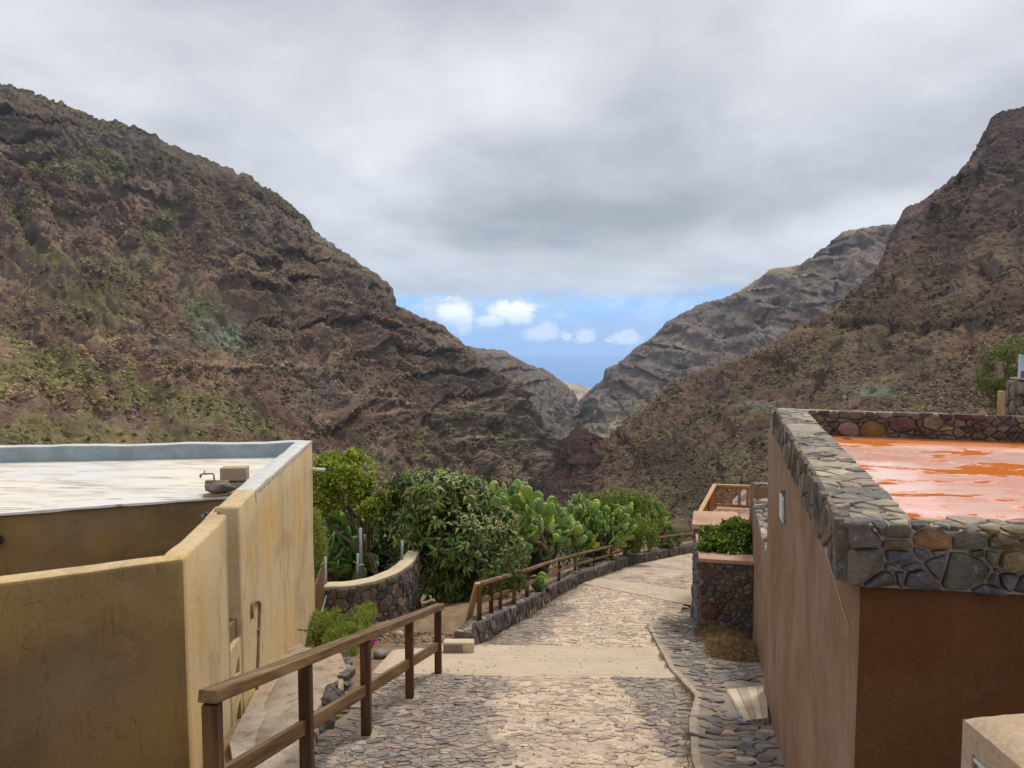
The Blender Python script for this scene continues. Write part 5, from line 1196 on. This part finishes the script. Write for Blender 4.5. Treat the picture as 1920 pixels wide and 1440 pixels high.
gp = thing('fence_pipes', 'bare galvanised steel fence pipes standing on the curved garden wall', 'pipes', tuple(P(675, 1095, 15.8)))
for xb, yb, xt, yt, d_, r_ in ((671, 1098, 670.5, 1038, 15.75, .03), (678, 1094, 675.5, 990, 15.95, .032), (754, 1070, 754, 1013, 16.9, .032)):
    MB().tube([P(xb, yb, d_), P(xt, yt, d_)], r_, 8).build('pipe', M['galv'], gp, smooth=True)
MB().tube([P(668, 1062, 15.75), P(682, 1058, 15.95)], .012, 6).build('wire_tie', M['galv'], gp)
gt_ = thing('board_gate', 'narrow gate of upright brown boards in a steel frame beyond the tan house corner', 'gate', (-3.9, 14, g(14)))
ga, gb = Vector((-3.66, 13.35, 0)), Vector((-3.93, 15.15, 0))
for k in range(9):
    p = ga.lerp(gb, (k + .5) / 9.4); wood('board', [((p.x, p.y, g(14) - .25), (p.x, p.y, -4.66 + .03 * n1d(k * 2.1, 3)), .03, .17)], M['wood'], gt_, .004)
MB().tube([(gb.x + .03, gb.y + .02, g(15) - .1), (gb.x + .03, gb.y + .02, -4.6)], .03, 8).build('hinge_post', M['galv'], gt_, smooth=True)
MB().tube([(ga.x + .06, ga.y, g(14) + .35), (gb.x + .06, gb.y, -5.35)], .02, 8).build('frame_bar', M['galv'], gt_, smooth=True)

# ---------------------------------------------------------------- sign, post and cairn stone beyond the roof
tv = np.zeros((50, 60, 3))
for i in range(50):
    for j in range(60): x, y = 4.6 + i * .62, 9.6 + j * .62; tv[i, j] = (x + .3 * max(0, y - 9.6), y, -1.75 - .085 * (y - 9) - .9 * max(0, y - 28) * .6 - 4.5 * max(0, 1 - i / 3) + .10 * float(pn(x * .7, y * .7, 1)))
link('upper_terrace', grid_mesh('upper_terrace', tv.reshape(-1, 3), 50, 60), M['soil'], None, 'structure')
o = wood('wooden_post', [(P(1876, 800, 10.6), P(1877, 733, 10.6), .075, .06)], M['wood_light'], None, .005); tag(o, 'pale square wooden post behind the far parapet of the orange roof', 'post')
mb = MB(); c = P(1843, 774, 7.85); mb.add([(c.x - .045, c.y, c.z - .02), (c.x + .04, c.y - .02, c.z - .02), (c.x + .035, c.y + .05, c.z - .02), (c.x - .03, c.y + .05, c.z - .02), (c.x - .012, c.y, c.z + .055), (c.x + .008, c.y + .02, c.z + .058)], [(0, 1, 5, 4), (1, 2, 5), (2, 3, 4, 5), (3, 0, 4), (0, 3, 2, 1)], (.50, .33, .18)); o = mb.build('pointed_stone', M['stone'], bevel=.008); tag(o, 'small pointed yellow stone standing on the far parapet', 'stone')
sg = thing('viewpoint_sign', 'pale blue landscape information board on a stone plinth at the right edge', 'sign', tuple(P(1930, 790, 11)))
mb = MB(); c = P(1955, 760, 11); 
MB().box(c + Vector((.06, .1, -.15)), .94, .2, 1.05).build('plinth', M['mortar_dark'], sg, bevel=.03)
r6 = random.Random(4); fr, L, d, out, A0 = face_frame((c.x - .41, c.y), (c.x + .53, c.y - .001), c.z - .67)
lay(rand_sites(L, 1.04, .15, .11, rnd=r6), rect(0, 0, L, 1.04), .5, fr, sg, .04, .008, [(.24, .19, .16), (.30, .25, .21), (.2, .16, .14)], M['stone'], 1.0, 300, None, 'stone', True, None, .5, r6)
fr, L, d, out, A0 = face_frame((c.x - .41, c.y + .2), (c.x - .41, c.y), c.z - .67)
lay(rand_sites(L, 1.04, .15, .11, rnd=r6), rect(0, 0, L, 1.04), .5, fr, sg, .04, .008, [(.24, .19, .16), (.30, .25, .21), (.2, .16, .14)], M['stone'], 1.0, 300, None, 'stone', True, None, .5, r6)
MB().box(c + Vector((.07, .08, .395)), .88, .26, .03).build('ledge', M['wood_orange'] if 0 else M['coping'], sg, bevel=.005)
def m_sign():
    m, t = mat('printed_board'); z = t.n('ShaderNodeSeparateXYZ', {0: pos(t)}).outputs; zz_ = t.m('SUBTRACT', z[2], c.z + .42); hills = t.m('ADD', .05, t.m('MULTIPLY', t.noise(pos(t), 6, 3), .08))
    col = t.mix(t.ss(zz_, .0, .34), (.50, .72, .80), (.30, .55, .75)); col = t.mix(t.m('LESS_THAN', zz_, hills), col, (.10, .13, .16)); finish(t, col, .35, spec=.5); return m
MB().box(c + Vector((.06, .02, .41 + .17)), .82, .03, .34).build('panel', m_sign(), sg, bevel=.003)
MB().box(c + Vector((-.357, .02, .41 + .175)), .012, .045, .36).build('frame', M['white_paint'], sg)

# ================================================================ PLANTS
class Leaves:
    def __init__(s): s.V = []; s.C = []
    def add(s, base, dirv, nrm, L, W, col, bend=.18, fold=.12):
        base, dirv, nrm = [np.asarray(a, float) for a in (base, dirv, nrm)]; n = len(base)
        dirv = dirv / (np.linalg.norm(dirv, axis=1)[:, None] + 1e-9); sd = np.cross(dirv, nrm); sd /= np.linalg.norm(sd, axis=1)[:, None] + 1e-9; nr = np.cross(sd, dirv)
        L = np.broadcast_to(L, n)[:, None]; W = np.broadcast_to(W, n)[:, None]
        mid = base + dirv * L * .52 + nr * L * bend * .5; tip = base + dirv * L - nr * L * bend
        v = np.stack([base, mid + sd * W / 2 + nr * W * fold, mid - sd * W / 2 + nr * W * fold, tip, mid - nr * W * fold], 1)
        s.V.append(v); s.C.append(np.repeat(np.asarray(col, float)[:, None, :], 5, 1)); return s
    def build(s, name, m, parent, kind=None, label=None):
        V = np.concatenate(s.V).reshape(-1, 3); C = np.concatenate(s.C).reshape(-1, 3); n = len(V) // 5; b = (np.arange(n) * 5)[:, None]
        F = np.concatenate([b + np.array(q) for q in ((0, 1, 4), (0, 4, 2), (1, 3, 4), (4, 3, 2))]).astype(np.int32)
        me = bpy.data.meshes.new(name); me.vertices.add(len(V)); me.vertices.foreach_set('co', V.astype(np.float32).ravel()); me.loops.add(F.size); me.loops.foreach_set('vertex_index', F.ravel())
        me.polygons.add(len(F)); me.polygons.foreach_set('loop_start', np.arange(0, F.size, 3, dtype=np.int32)); me.update(calc_edges=True)
        ca = me.color_attributes.new('Col', 'FLOAT_COLOR', 'POINT'); c = np.ones((len(V), 4), np.float32); c[:, :3] = C; ca.data.foreach_set('color', c.ravel())
        return link(name, me, m, parent, kind, label=label)
def rdir(rg, n): v = rg.normal(size=(n, 3)); return v / np.linalg.norm(v, axis=1)[:, None]
def in_ell(rg, ells, n, inner=.62, noise_=.0, seed=0, low=-.9):
    """ells: (centre, (rx,ry,rz)); points in the outer shell, thinned into clumps"""
    w_ = np.array([(e[1][0] * e[1][2]) for e in ells]); w_ = w_ / w_.sum(); P_ = []; D_ = []
    k = rg.choice(len(ells), n * 3, p=w_); d = rdir(rg, n * 3); c = np.array([list(e[0]) for e in ells])[k]; r = np.array([list(e[1]) for e in ells])[k]
    rad = inner + (1 - inner) * rg.random(n * 3) ** .6; rad = rad * (1 + .30 * fbm(d[:, 0] * 2 + k * 7, d[:, 1] * 2, d[:, 2] * 2 + seed, 3)); p = c + d * r * rad[:, None]
    keep = (fbm(p[:, 0] * 2.2 + seed, p[:, 1] * 2.2, p[:, 2] * 2.2, 3) > -noise_ if noise_ else np.ones(n * 3, bool)) & (d[:, 2] > low)
    return p[keep][:n], d[keep][:n]
def pe(px, py, d, rpx, rpy, rd=None):
    s_ = d / FPX; return (P(px, py, d), (rpx * s_, rd or max(rpx, rpy) * s_ * .8, rpy * s_))
def pcol(rg, n, cols, var=.25):
    c = np.array(cols)[rg.integers(0, len(cols), n)]; return c * (1 + var * (rg.random(n) * 2 - 1))[:, None]
def foliage(rg, ells, n, L, W, cols, up=.3, inner=.5, noise_=.12, seed=0, out=.7, droop=0.0, bend=.15, lv=None, low=-.9):
    lv = lv or Leaves(); p, d = in_ell(rg, ells, n, inner, noise_, seed, low); m_ = len(p); dr = d * out + rdir(rg, m_) * .8; dr[:, 2] += up - droop
    nr = d * .7 + rdir(rg, m_) * .7 + np.array((0, 0, .6)); return lv.add(p, dr, nr, L * (.7 + .6 * rg.random(m_)), W * (.7 + .6 * rg.random(m_)), pcol(rg, m_, cols), bend)
def limb(mb, a, b, r0, r1, rg, n=6, k=.10):
    a, b = Vector(a), Vector(b); L = (b - a).length; pts = [a]
    off = Vector(rg.normal(size=3)) * L * k
    for i in range(1, n): t_ = i / n; pts.append(a.lerp(b, t_) + off * math.sin(math.pi * t_) + Vector(rg.normal(size=3)) * L * .015)
    pts.append(b); mb.tube(pts, [r0 + (r1 - r0) * i / n for i in range(n + 1)], 7); return pts
def tree(name, label, cat, base, ells, rg, r0=.09, forks=5, m=None, group=None):
    root = thing(name, label, cat, tuple(base), group); mb = MB(); top_ = sum((Vector(e[0]) for e in ells), Vector()) / len(ells); fork = Vector(base).lerp(top_, .38)
    limb(mb, Vector(base) - Vector((0, 0, .15)), fork, r0, r0 * .75, rg); mb.build('trunk', m or M['bark'], root, smooth=True)
    for e in ells[:forks * 2]:
        b2 = MB(); pts = limb(b2, fork, Vector(e[0]), r0 * .6, r0 * .2, rg, 7, .12)
        for _ in range(4): q = Vector(e[0]) + Vector(rdir(rg, 1)[0] * np.array(e[1]) * .8); limb(b2, pts[rg.integers(3, 7)], q, r0 * .25, r0 * .07, rg, 4)
        b2.build('branch', m or M['bark'], root, smooth=True)
    return root
rg = np.random.default_rng(21)
# loquat
E_ = [pe(800, 925, 18.6, 78, 42), pe(860, 940, 18.8, 62, 48), pe(770, 985, 18.4, 66, 48), pe(850, 1010, 18.0, 74, 56), pe(910, 1010, 18.3, 52, 48), pe(900, 1050, 17.8, 58, 40), pe(790, 1060, 18.3, 62, 38), pe(955, 1030, 18.2, 26, 34), pe(845, 1085, 18.4, 70, 34), pe(735, 940, 18.8, 40, 34), pe(935, 975, 18.6, 30, 26)]
lq = tree('loquat_tree', 'large dark green loquat tree with drooping leaves and brownish flower tips behind the railing', 'tree', P(825, 1148, 18.9), E_, rg, .10, 6)
lv = Leaves(); LQ = [(.14, .215, .04), (.09, .15, .03), (.20, .27, .05), (.30, .34, .09), (.11, .18, .055)]
cp_, cd_ = in_ell(rg, E_, 1150, .66, .10, 3, -.75); NN = 8
for k in range(NN):
    n = len(cp_); a = 2 * math.pi * k / NN + rg.random(n); ax = cd_ * .8 + np.array((0, 0, .55)); ax /= np.linalg.norm(ax, axis=1)[:, None]
    u1 = np.cross(ax, np.array((.3, .9, .1))); u1 /= np.linalg.norm(u1, axis=1)[:, None]; u2 = np.cross(ax, u1); rad = u1 * np.cos(a)[:, None] + u2 * np.sin(a)[:, None]
    dr = rad + ax * (.25 + .5 * rg.random(n))[:, None]; dr[:, 2] -= .35; lv.add(cp_ + rad * .02, dr, ax + rad * .2, .19 + .11 * rg.random(n), .055 + .03 * rg.random(n), pcol(rg, n, LQ, .3), .22)
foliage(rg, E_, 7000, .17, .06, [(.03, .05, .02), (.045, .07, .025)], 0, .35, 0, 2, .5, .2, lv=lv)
lv.build('foliage', M['leaf_gloss'], lq)
sel = rg.random(len(cp_)) < .5; fp, fd = cp_[sel], cd_[sel]; fl = Leaves()
for k in range(9): n = len(fp); fl.add(fp + rdir(rg, n) * .04 + fd * .13 + np.array((0, 0, .04)), rdir(rg, n) + np.array((0, 0, .5)), rdir(rg, n), .055, .04, pcol(rg, n, [(.50, .38, .15), (.40, .25, .10), (.55, .48, .24)], .2))
fl.build('flowers', M['leaf'], lq)
# bright green tree on the left
E_ = [pe(625, 890, 18.9, 52, 46), pe(660, 880, 19.2, 38, 36), pe(610, 925, 18.8, 36, 40), pe(655, 925, 19, 34, 22), pe(715, 945, 18.6, 32, 18), pe(680, 905, 19.2, 24, 26), pe(598, 950, 18.7, 26, 24), pe(640, 860, 19.0, 30, 22), pe(690, 955, 18.6, 22, 14)]
lt = tree('leafy_tree', 'bright yellow green small leaved tree against the corner of the tan house', 'tree', P(712, 1108, 18.9), E_, rg, .075, 7)
LT = [(.30, .40, .03), (.24, .34, .025), (.40, .46, .035), (.14, .22, .025), (.46, .44, .04)]
lv = foliage(rg, E_, 11000, .10, .055, LT, .1, .45, .05, 5, .6, .25); lv.build('foliage', M['leaf'], lt)
o = thing('yellow_shrub', 'yellow green feathery shrub squeezed between the tan house corner and the board gate', 'shrub', tuple(P(596, 1060, 16.2)))
foliage(rg, [pe(594, 1010, 16.2, 17, 34, .35), pe(602, 1035, 16.4, 12, 22, .3), pe(590, 975, 16.2, 10, 24, .3)], 2600, .06, .022, [(.26, .29, .03), (.20, .25, .03), (.32, .30, .04)], .3, .3, 0, 4).build('foliage', M['leaf'], o)
mb = MB(); limb(mb, P(596, 1090, 16.2), P(594, 990, 16.2), .03, .01, rg); mb.build('stem', M['bark'], o)

def pad_mesh(col, k):
    mb = MB(); n = 10; prof = lambda a: (math.cos(a) * .5 * .72 * (1 + .12 * math.sin(a)), .5 + .5 * math.sin(a))
    vs = []
    for y, sc in ((0, 1), (.036, .80), (-.036, .80)):
        for i in range(n): x, z = prof(2 * math.pi * i / n); vs.append((x * sc, y, .5 + (z - .5) * sc))
    vs += [(0, .048, .5), (0, -.048, .5)]; rim = tuple(q * 1.25 for q in col)
    f = []
    for i in range(n):
        j = (i + 1) % n; f += [(i, j, n + j, n + i), (j, i, 2 * n + i, 2 * n + j), (n + i, n + j, 3 * n), (2 * n + j, 2 * n + i, 3 * n + 1)]
    me = bpy.data.meshes.new('pad'); me.from_pydata(vs, [], f); ca = me.color_attributes.new('Col', 'FLOAT_COLOR', 'POINT'); b = np.ones((len(vs), 4), np.float32); b[:, :3] = col; b[:n, :3] = rim
    ca.data.foreach_set('color', b.ravel()); me.polygons.foreach_set('use_smooth', [True] * len(me.polygons)); me.materials.append(M['pad']); return me
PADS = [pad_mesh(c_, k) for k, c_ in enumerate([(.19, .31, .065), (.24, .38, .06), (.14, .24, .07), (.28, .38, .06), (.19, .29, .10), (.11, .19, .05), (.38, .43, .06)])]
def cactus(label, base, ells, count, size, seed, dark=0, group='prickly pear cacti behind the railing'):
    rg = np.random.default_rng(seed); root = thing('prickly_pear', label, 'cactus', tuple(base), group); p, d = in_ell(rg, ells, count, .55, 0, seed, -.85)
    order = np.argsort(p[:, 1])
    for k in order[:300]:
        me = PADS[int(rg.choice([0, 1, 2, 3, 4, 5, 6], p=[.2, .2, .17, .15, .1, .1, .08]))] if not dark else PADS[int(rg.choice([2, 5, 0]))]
        o = bpy.data.objects.new('pad', me); COL.objects.link(o); o.parent = root; s_ = size * rg.uniform(.65, 1.15)
        upv = Vector(d[k]) * .9 + Vector((0, 0, .75)) + Vector(rg.normal(size=3)) * .35; upv.normalize(); f_ = Vector(rg.normal(size=3)); f_ = (f_ - upv * f_.dot(upv)).normalized(); r_ = f_.cross(upv)
        o.matrix_world = Matrix.Identity(4); R = Matrix((r_, f_, upv)).transposed(); o.rotation_euler = R.to_euler(); o.scale = (s_, s_, s_); o.location = Vector(p[k]) - root.location - upv * s_ * .5
        if rg.random() < .16 and not dark:
            fm = MB(); 
            for _ in range(rg.integers(1, 4)): blob_mesh(Vector(p[k]) + upv * s_ * .5 + r_ * rg.uniform(-.2, .2) * s_, .022, .022, .035, 0, 1, 6, 4, .1, tuple(rg.choice([(.42, .30, .10), (.45, .20, .12), (.30, .33, .10)])), fm)
            fm.build('fruit', M['pad'], root, smooth=True)
    mb = MB()
    for e in ells:
        for _ in range(3): limb(mb, Vector(base) + Vector((rg.uniform(-.5, .5), rg.uniform(-.4, .4), -.1)), Vector(e[0]) + Vector(rg.normal(size=3)) * .2, .09, .05, rg)
    mb.build('stem', M['bark'], root, smooth=True)
    return root
cactus('big light green prickly pear leaning over the railing right of the loquat tree', P(1000, 1065, 25.2), [pe(985, 965, 22.8, 66, 44), pe(1030, 985, 25.4, 46, 44), pe(955, 940, 23.2, 42, 32), pe(1010, 1015, 24.6, 52, 34), pe(970, 1000, 22.4, 40, 40), pe(1065, 1000, 26.1, 26, 30), pe(925, 925, 23.6, 16, 18)], 300, .45, 31)
cactus('dense grey green prickly pear between the big one and the rounded green shrub', P(1120, 1040, 30.7), [pe(1100, 975, 30.4, 44, 34), pe(1140, 985, 30.4, 48, 34), pe(1175, 975, 30.8, 28, 30), pe(1080, 950, 31.2, 24, 22), pe(1130, 1010, 30, 50, 24)], 280, .44, 32)
cactus('small prickly pear at the far right of the hedge beyond the rounded shrub', P(1228, 1010, 38), [pe(1232, 965, 38, 18, 24), pe(1240, 985, 37.5, 16, 16), pe(1215, 985, 38, 18, 20)], 90, .42, 33)
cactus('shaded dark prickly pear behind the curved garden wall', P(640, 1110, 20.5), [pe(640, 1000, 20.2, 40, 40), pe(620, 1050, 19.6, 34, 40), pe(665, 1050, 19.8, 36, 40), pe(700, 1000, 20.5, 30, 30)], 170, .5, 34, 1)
cactus('few low pads sprouting through the railing over the stone kerb', P(1008, 1098, 18.4), [pe(1003, 1092, 18.25, 18, 9, .2)], 9, .36, 35, 0, None)
# rounded shrub, bushes, undergrowth
def shrub(name, label, base, ells, n, L, W, cols, seed, up=.3, mt='leaf', cat='shrub', inner=.45, noise_=.12, kind=None, droop=0, group=None):
    rg = np.random.default_rng(seed); root = thing(name, label, cat, tuple(base), group); foliage(rg, ells, n, L, W, cols, up, inner, noise_, seed, .7, droop).build('foliage', M[mt], root); mb = MB()
    for e in ells: limb(mb, base, e[0], .03, .012, rg); 
    mb.build('stem', M['bark'], root, smooth=True); return root
GB = [(.22, .29, .03), (.17, .24, .025), (.29, .34, .04), (.12, .17, .02)]
shrub('rounded_shrub', 'rounded bright green shrub rising above the prickly pears', P(1190, 1040, 34.5), [pe(1165, 955, 34.5, 48, 38), pe(1195, 965, 34.3, 40, 40), pe(1130, 950, 34.8, 36, 24), pe(1205, 1000, 31.8, 28, 36), pe(1185, 1020, 31.4, 20, 20), pe(1225, 965, 34.8, 20, 26)], 15000, .12, .06, GB, 41, .2)
shrub('low_shrub', 'low leafy plant spilling over the far kerb', P(1245, 1030, 36), [pe(1240, 1018, 36, 22, 11), pe(1262, 1012, 37, 16, 8)], 1800, .13, .06, [(.15, .20, .05), (.19, .23, .06), (.11, .15, .04)], 42)
shrub('grass_clump', 'straw green weeds behind the far end of the garden railing', P(1285, 1012, 40.5), [pe(1280, 1003, 40.5, 30, 10), pe(1255, 1000, 40.5, 20, 9)], 1800, .22, .03, [(.24, .23, .09), (.16, .18, .06), (.30, .27, .13)], 43, .9)
shrub('creeper', 'pale green creeper hanging over the railing beside the loquat tree', P(945, 1110, 16.2), [pe(955, 1075, 15.6, 20, 34, .3), pe(940, 1100, 15.4, 14, 20, .25), pe(970, 1045, 16, 22, 20, .3), pe(975, 1095, 15.8, 12, 14, .2)], 1500, .10, .045, [(.13, .16, .045), (.17, .20, .07), (.10, .13, .035)], 44)
shrub('rusty_bush', 'small rust brown bush behind the railing', P(1140, 1068, 29.9), [pe(1138, 1050, 29.8, 14, 15, .3)], 900, .07, .035, [(.22, .13, .045), (.17, .10, .035), (.13, .13, .04)], 45)
shrub('small_green_plant', 'small dark green plant at the foot of the railing posts', P(1094, 1072, 26.8), [pe(1094, 1060, 26.8, 13, 12, .3)], 700, .09, .05, [(.07, .12, .03), (.10, .16, .04)], 46)
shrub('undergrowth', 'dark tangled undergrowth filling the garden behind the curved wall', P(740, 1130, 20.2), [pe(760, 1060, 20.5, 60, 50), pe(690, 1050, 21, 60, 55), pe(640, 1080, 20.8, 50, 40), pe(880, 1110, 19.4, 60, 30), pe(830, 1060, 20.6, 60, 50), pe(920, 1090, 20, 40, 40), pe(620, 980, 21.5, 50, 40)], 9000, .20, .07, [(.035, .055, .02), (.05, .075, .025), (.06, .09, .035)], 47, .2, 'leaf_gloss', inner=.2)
hd = thing('hedge_backdrop', 'dense dark hedge closing the garden behind the cacti', 'hedge', tuple(P(1000, 1010, 28)))
foliage(rg, [pe(960, 985, 29.5, 60, 44), pe(1040, 1000, 30, 60, 40), pe(1100, 1005, 34, 60, 36), pe(1160, 1010, 35, 50, 30), pe(1010, 1040, 27.8, 60, 24), pe(1090, 1040, 31, 50, 18)], 9000, .16, .07, [(.06, .095, .025), (.085, .13, .035), (.12, .16, .05)], .2, .2, 0, 3).build('foliage', M['leaf'], hd)
fl = thing('red_flower_plant', 'small plant with red and yellow flowers behind the second railing post', 'plant', tuple(P(944, 1112, 16.6)))
foliage(rg, [pe(942, 1096, 16.6, 6, 8, .08)], 160, .06, .03, [(.28, .30, .04), (.20, .26, .04)], .3, .1, 0, 3).build('foliage', M['leaf'], fl)
for k in range(4): blob_mesh(P(944 + (k % 2) * 5, 1099 + k * 4, 16.5), .035, .035, .035, k, k, 8, 5, .4, (.60, .05, .03)).build('flower', M['leaf'], fl, smooth=True)
# flowering succulent beside the house
sc_ = thing('flowering_succulent', 'light green needle leaved ground shrub with pink tips between the tan house and the railing', 'shrub', tuple(G(640, 1200)))
SE = [pe(600, 1185, 12.6, 34, 34, .4), pe(640, 1172, 12.9, 36, 30, .45), pe(670, 1165, 13.2, 28, 22, .4), pe(620, 1205, 12.2, 38, 24, .4), pe(660, 1200, 12.3, 26, 26, .35), pe(655, 1232, 11.7, 16, 22, .2), pe(585, 1210, 12.3, 20, 28, .3), pe(690, 1148, 13.6, 18, 16, .3), pe(575, 1165, 12.9, 14, 24, .2), pe(684, 1215, 11.9, 10, 18, .15)]
lv = foliage(rg, SE, 15000, .065, .016, [(.25, .34, .05), (.32, .40, .07), (.17, .24, .035), (.38, .40, .09)], .9, .35, .1, 6, .6); foliage(rg, SE, 350, .03, .025, [(.50, .22, .20), (.42, .20, .14)], .5, .95, .0, 6, .6, lv=lv); lv.build('foliage', M['leaf'], sc_)
fl = thing('magenta_flowers', 'bright magenta flower cluster at the right edge of the light green shrub', 'flowers', tuple(P(690, 1215, 11.6)))
foliage(rg, [pe(690, 1208, 11.55, 7, 6, .06), pe(700, 1203, 11.6, 4, 4, .05)], 130, .045, .035, [(.62, .06, .38), (.50, .05, .30)], .4, .3, 0, 3).build('petals', M['leaf'], fl)
# planter bush
E_ = [pe(1340, 1015, 14.0, 30, 22, .3), pe(1375, 1005, 14.3, 36, 30, .4), pe(1398, 1020, 13.9, 20, 28, .35), pe(1365, 1028, 13.8, 34, 18, .3), pe(1330, 1003, 14.2, 18, 14, .2), pe(1322, 1026, 13.8, 14, 12, .2), pe(1385, 990, 14.6, 26, 14, .3)]
shrub('planter_bush', 'glossy dark green bush growing in the stone planter with pink coping', (4.15, 14.1, -4.18), E_, 6500, .085, .045, [(.09, .16, .02), (.13, .22, .025), (.055, .10, .018), (.28, .35, .03)], 51, .35, 'leaf_gloss')
# tree at the right edge
E_ = [pe(1880, 680, 15.2, 42, 38), pe(1905, 660, 15.6, 40, 28), pe(1855, 710, 15, 26, 26), pe(1890, 730, 15, 34, 30), pe(1875, 760, 14.8, 20, 22), pe(1935, 700, 15.6, 40, 50)]
rt = tree('olive_green_tree', 'loose olive green tree behind the wooden post at the right edge', 'tree', P(1900, 800, 15.2), E_, rg, .06, 5)
foliage(rg, E_, 11000, .055, .020, [(.14, .18, .035), (.18, .21, .045), (.09, .12, .03), (.22, .23, .07)], .2, .35, .10, 8, .6).build('foliage', M['leaf'], rt)
# straw and litter in front of the planter
hs = thing('dry_grass_heap', 'heap of dry brown grass on the footway below the stone planter', 'heap', tuple(G(1372, 1235)))
def heap(c, rx, ry, rz, n, L):
    th_ = rg.random(n) * 2 * math.pi; r_ = np.sqrt(rg.random(n)); x = np.cos(th_) * r_; y = np.sin(th_) * r_; z = (1 - r_ ** 2) * rg.random(n) ** .5; p = np.stack([c[0] + x * rx, c[1] + y * ry, c[2] + z * rz], 1); d = rdir(rg, n); d[:, 2] = d[:, 2] * .35 + .1
    return p, d
lv = Leaves(); c = G(1378, 1228, .06)
for (cx_, cy_, rx_, ry_, rz_, n_) in ((1378, 1228, .40, .62, .10, 4200), (1360, 1205, .42, .7, .04, 2200), (1345, 1195, .3, .4, .02, 700)):
    c = G(cx_, cy_, .05); p, d = heap(c, rx_, ry_, rz_, n_, .1); lv.add(p, d, rdir(rg, n_), .09 + .09 * rg.random(n_), .007, pcol(rg, n_, [(.30, .20, .09), (.22, .145, .065), (.40, .29, .14), (.15, .10, .05)], .3), .3)
lv.build('straw', M['straw'], hs, 'stuff')
o = blob_mesh(G(1384, 1182, .04), .05, .04, .035, 0, 2, 8, 6, .4, (.8, .8, .78)).build('crumpled_wrapper', M['white_paint'], smooth=True); tag(o, 'crumpled white scrap lying at the foot of the planter wall', 'litter')
# loose stones on the dirt beside the kerb end
for k, (px, py, s_, c_, lb) in enumerate([(747, 1190, .11, (.42, .34, .24), 'pale beige boulder on the dirt behind the railing'), (713, 1226, .13, (.22, .20, .19), 'flat grey boulder beside the magenta flowers'), (778, 1172, .09, (.28, .20, .16), 'brownish boulder at the end of the curved garden wall'), (850, 1150, .07, (.40, .36, .32), 'small light stone on the dirt under the loquat tree')]):
    o = blob_mesh(G(px, py, .03), s_, s_ * .8, s_ * .6, k, k + 9, 10, 7, .35, c_).build('boulder', M['stone'], smooth=True); tag(o, lb, 'stone')
gvl = MB(); r7 = random.Random(3)
for k in range(420):
    px, py = r7.uniform(690, 885), r7.uniform(1150, 1205); p = G(px, py, .0)
    if p.x > LX(p.y) - .3: continue
    s_ = r7.uniform(.012, .04); blob_mesh(p, s_, s_, s_ * .7, 0, k, 6, 4, .4, jitter((.26, .20, .15), .3, r7), gvl)
gvl.build('gravel', M['stone'], None, 'stuff', True)

# dry weeds rooted along the kerb and the cement edge, pebbles and grit on the lane
lv = Leaves(); n = 5200; yy = 12.8 + 26 * rg.random(n) ** 1.4; xx = np.interp(yy, *zip(*LEFT)) + .03 + .16 * rg.random(n) ** 2
msk = fbm(yy * 1.3, 0.2, 0.4, 3) > -.12; xx, yy = xx[msk], yy[msk]; n1_ = len(xx); y2 = 5 + 11 * rg.random(1500); x2 = np.interp(y2, *zip(*RIGHT)) - .015 - .05 * rg.random(1500) ** 2; m2_ = fbm(y2 * 1.7, 3.2, 0.4, 3) > -.05; x2, y2 = x2[m2_], y2[m2_]
xx = np.concatenate([xx, x2]); yy = np.concatenate([yy, y2]); n = len(xx); zz2 = np.array([g(q) for q in yy]); d = rdir(rg, n); d[:, 2] = np.abs(d[:, 2]) * .8 + .25
lv.add(np.stack([xx, yy, zz2], 1), d, rdir(rg, n), .03 + .06 * rg.random(n), .008, pcol(rg, n, [(.30, .22, .10), (.24, .17, .08), (.38, .30, .15), (.16, .17, .05)], .3), .2)
lv.build('dry_weeds', M['straw'], None, 'stuff')
gvl = MB(); r8 = random.Random(6)
for k in range(1500):
    y = 5 + 20 * r8.random() ** 1.5; x = r8.uniform(LX(y) + .1, RX(y) - .06) if k % 3 else LX(y) + .1 + abs(r8.gauss(0, .12)); s_ = r8.uniform(.005, .014) * (1 + y * .03)
    blob_mesh((x, y, g(y) + .016), s_, s_, s_ * .7, 0, k, 5, 3, .4, jitter(r8.choice([(.44, .36, .27), (.34, .28, .22), (.50, .42, .33)]), .2, r8), gvl)
gvl.build('lane_grit', M['stone'], None, 'stuff', False)
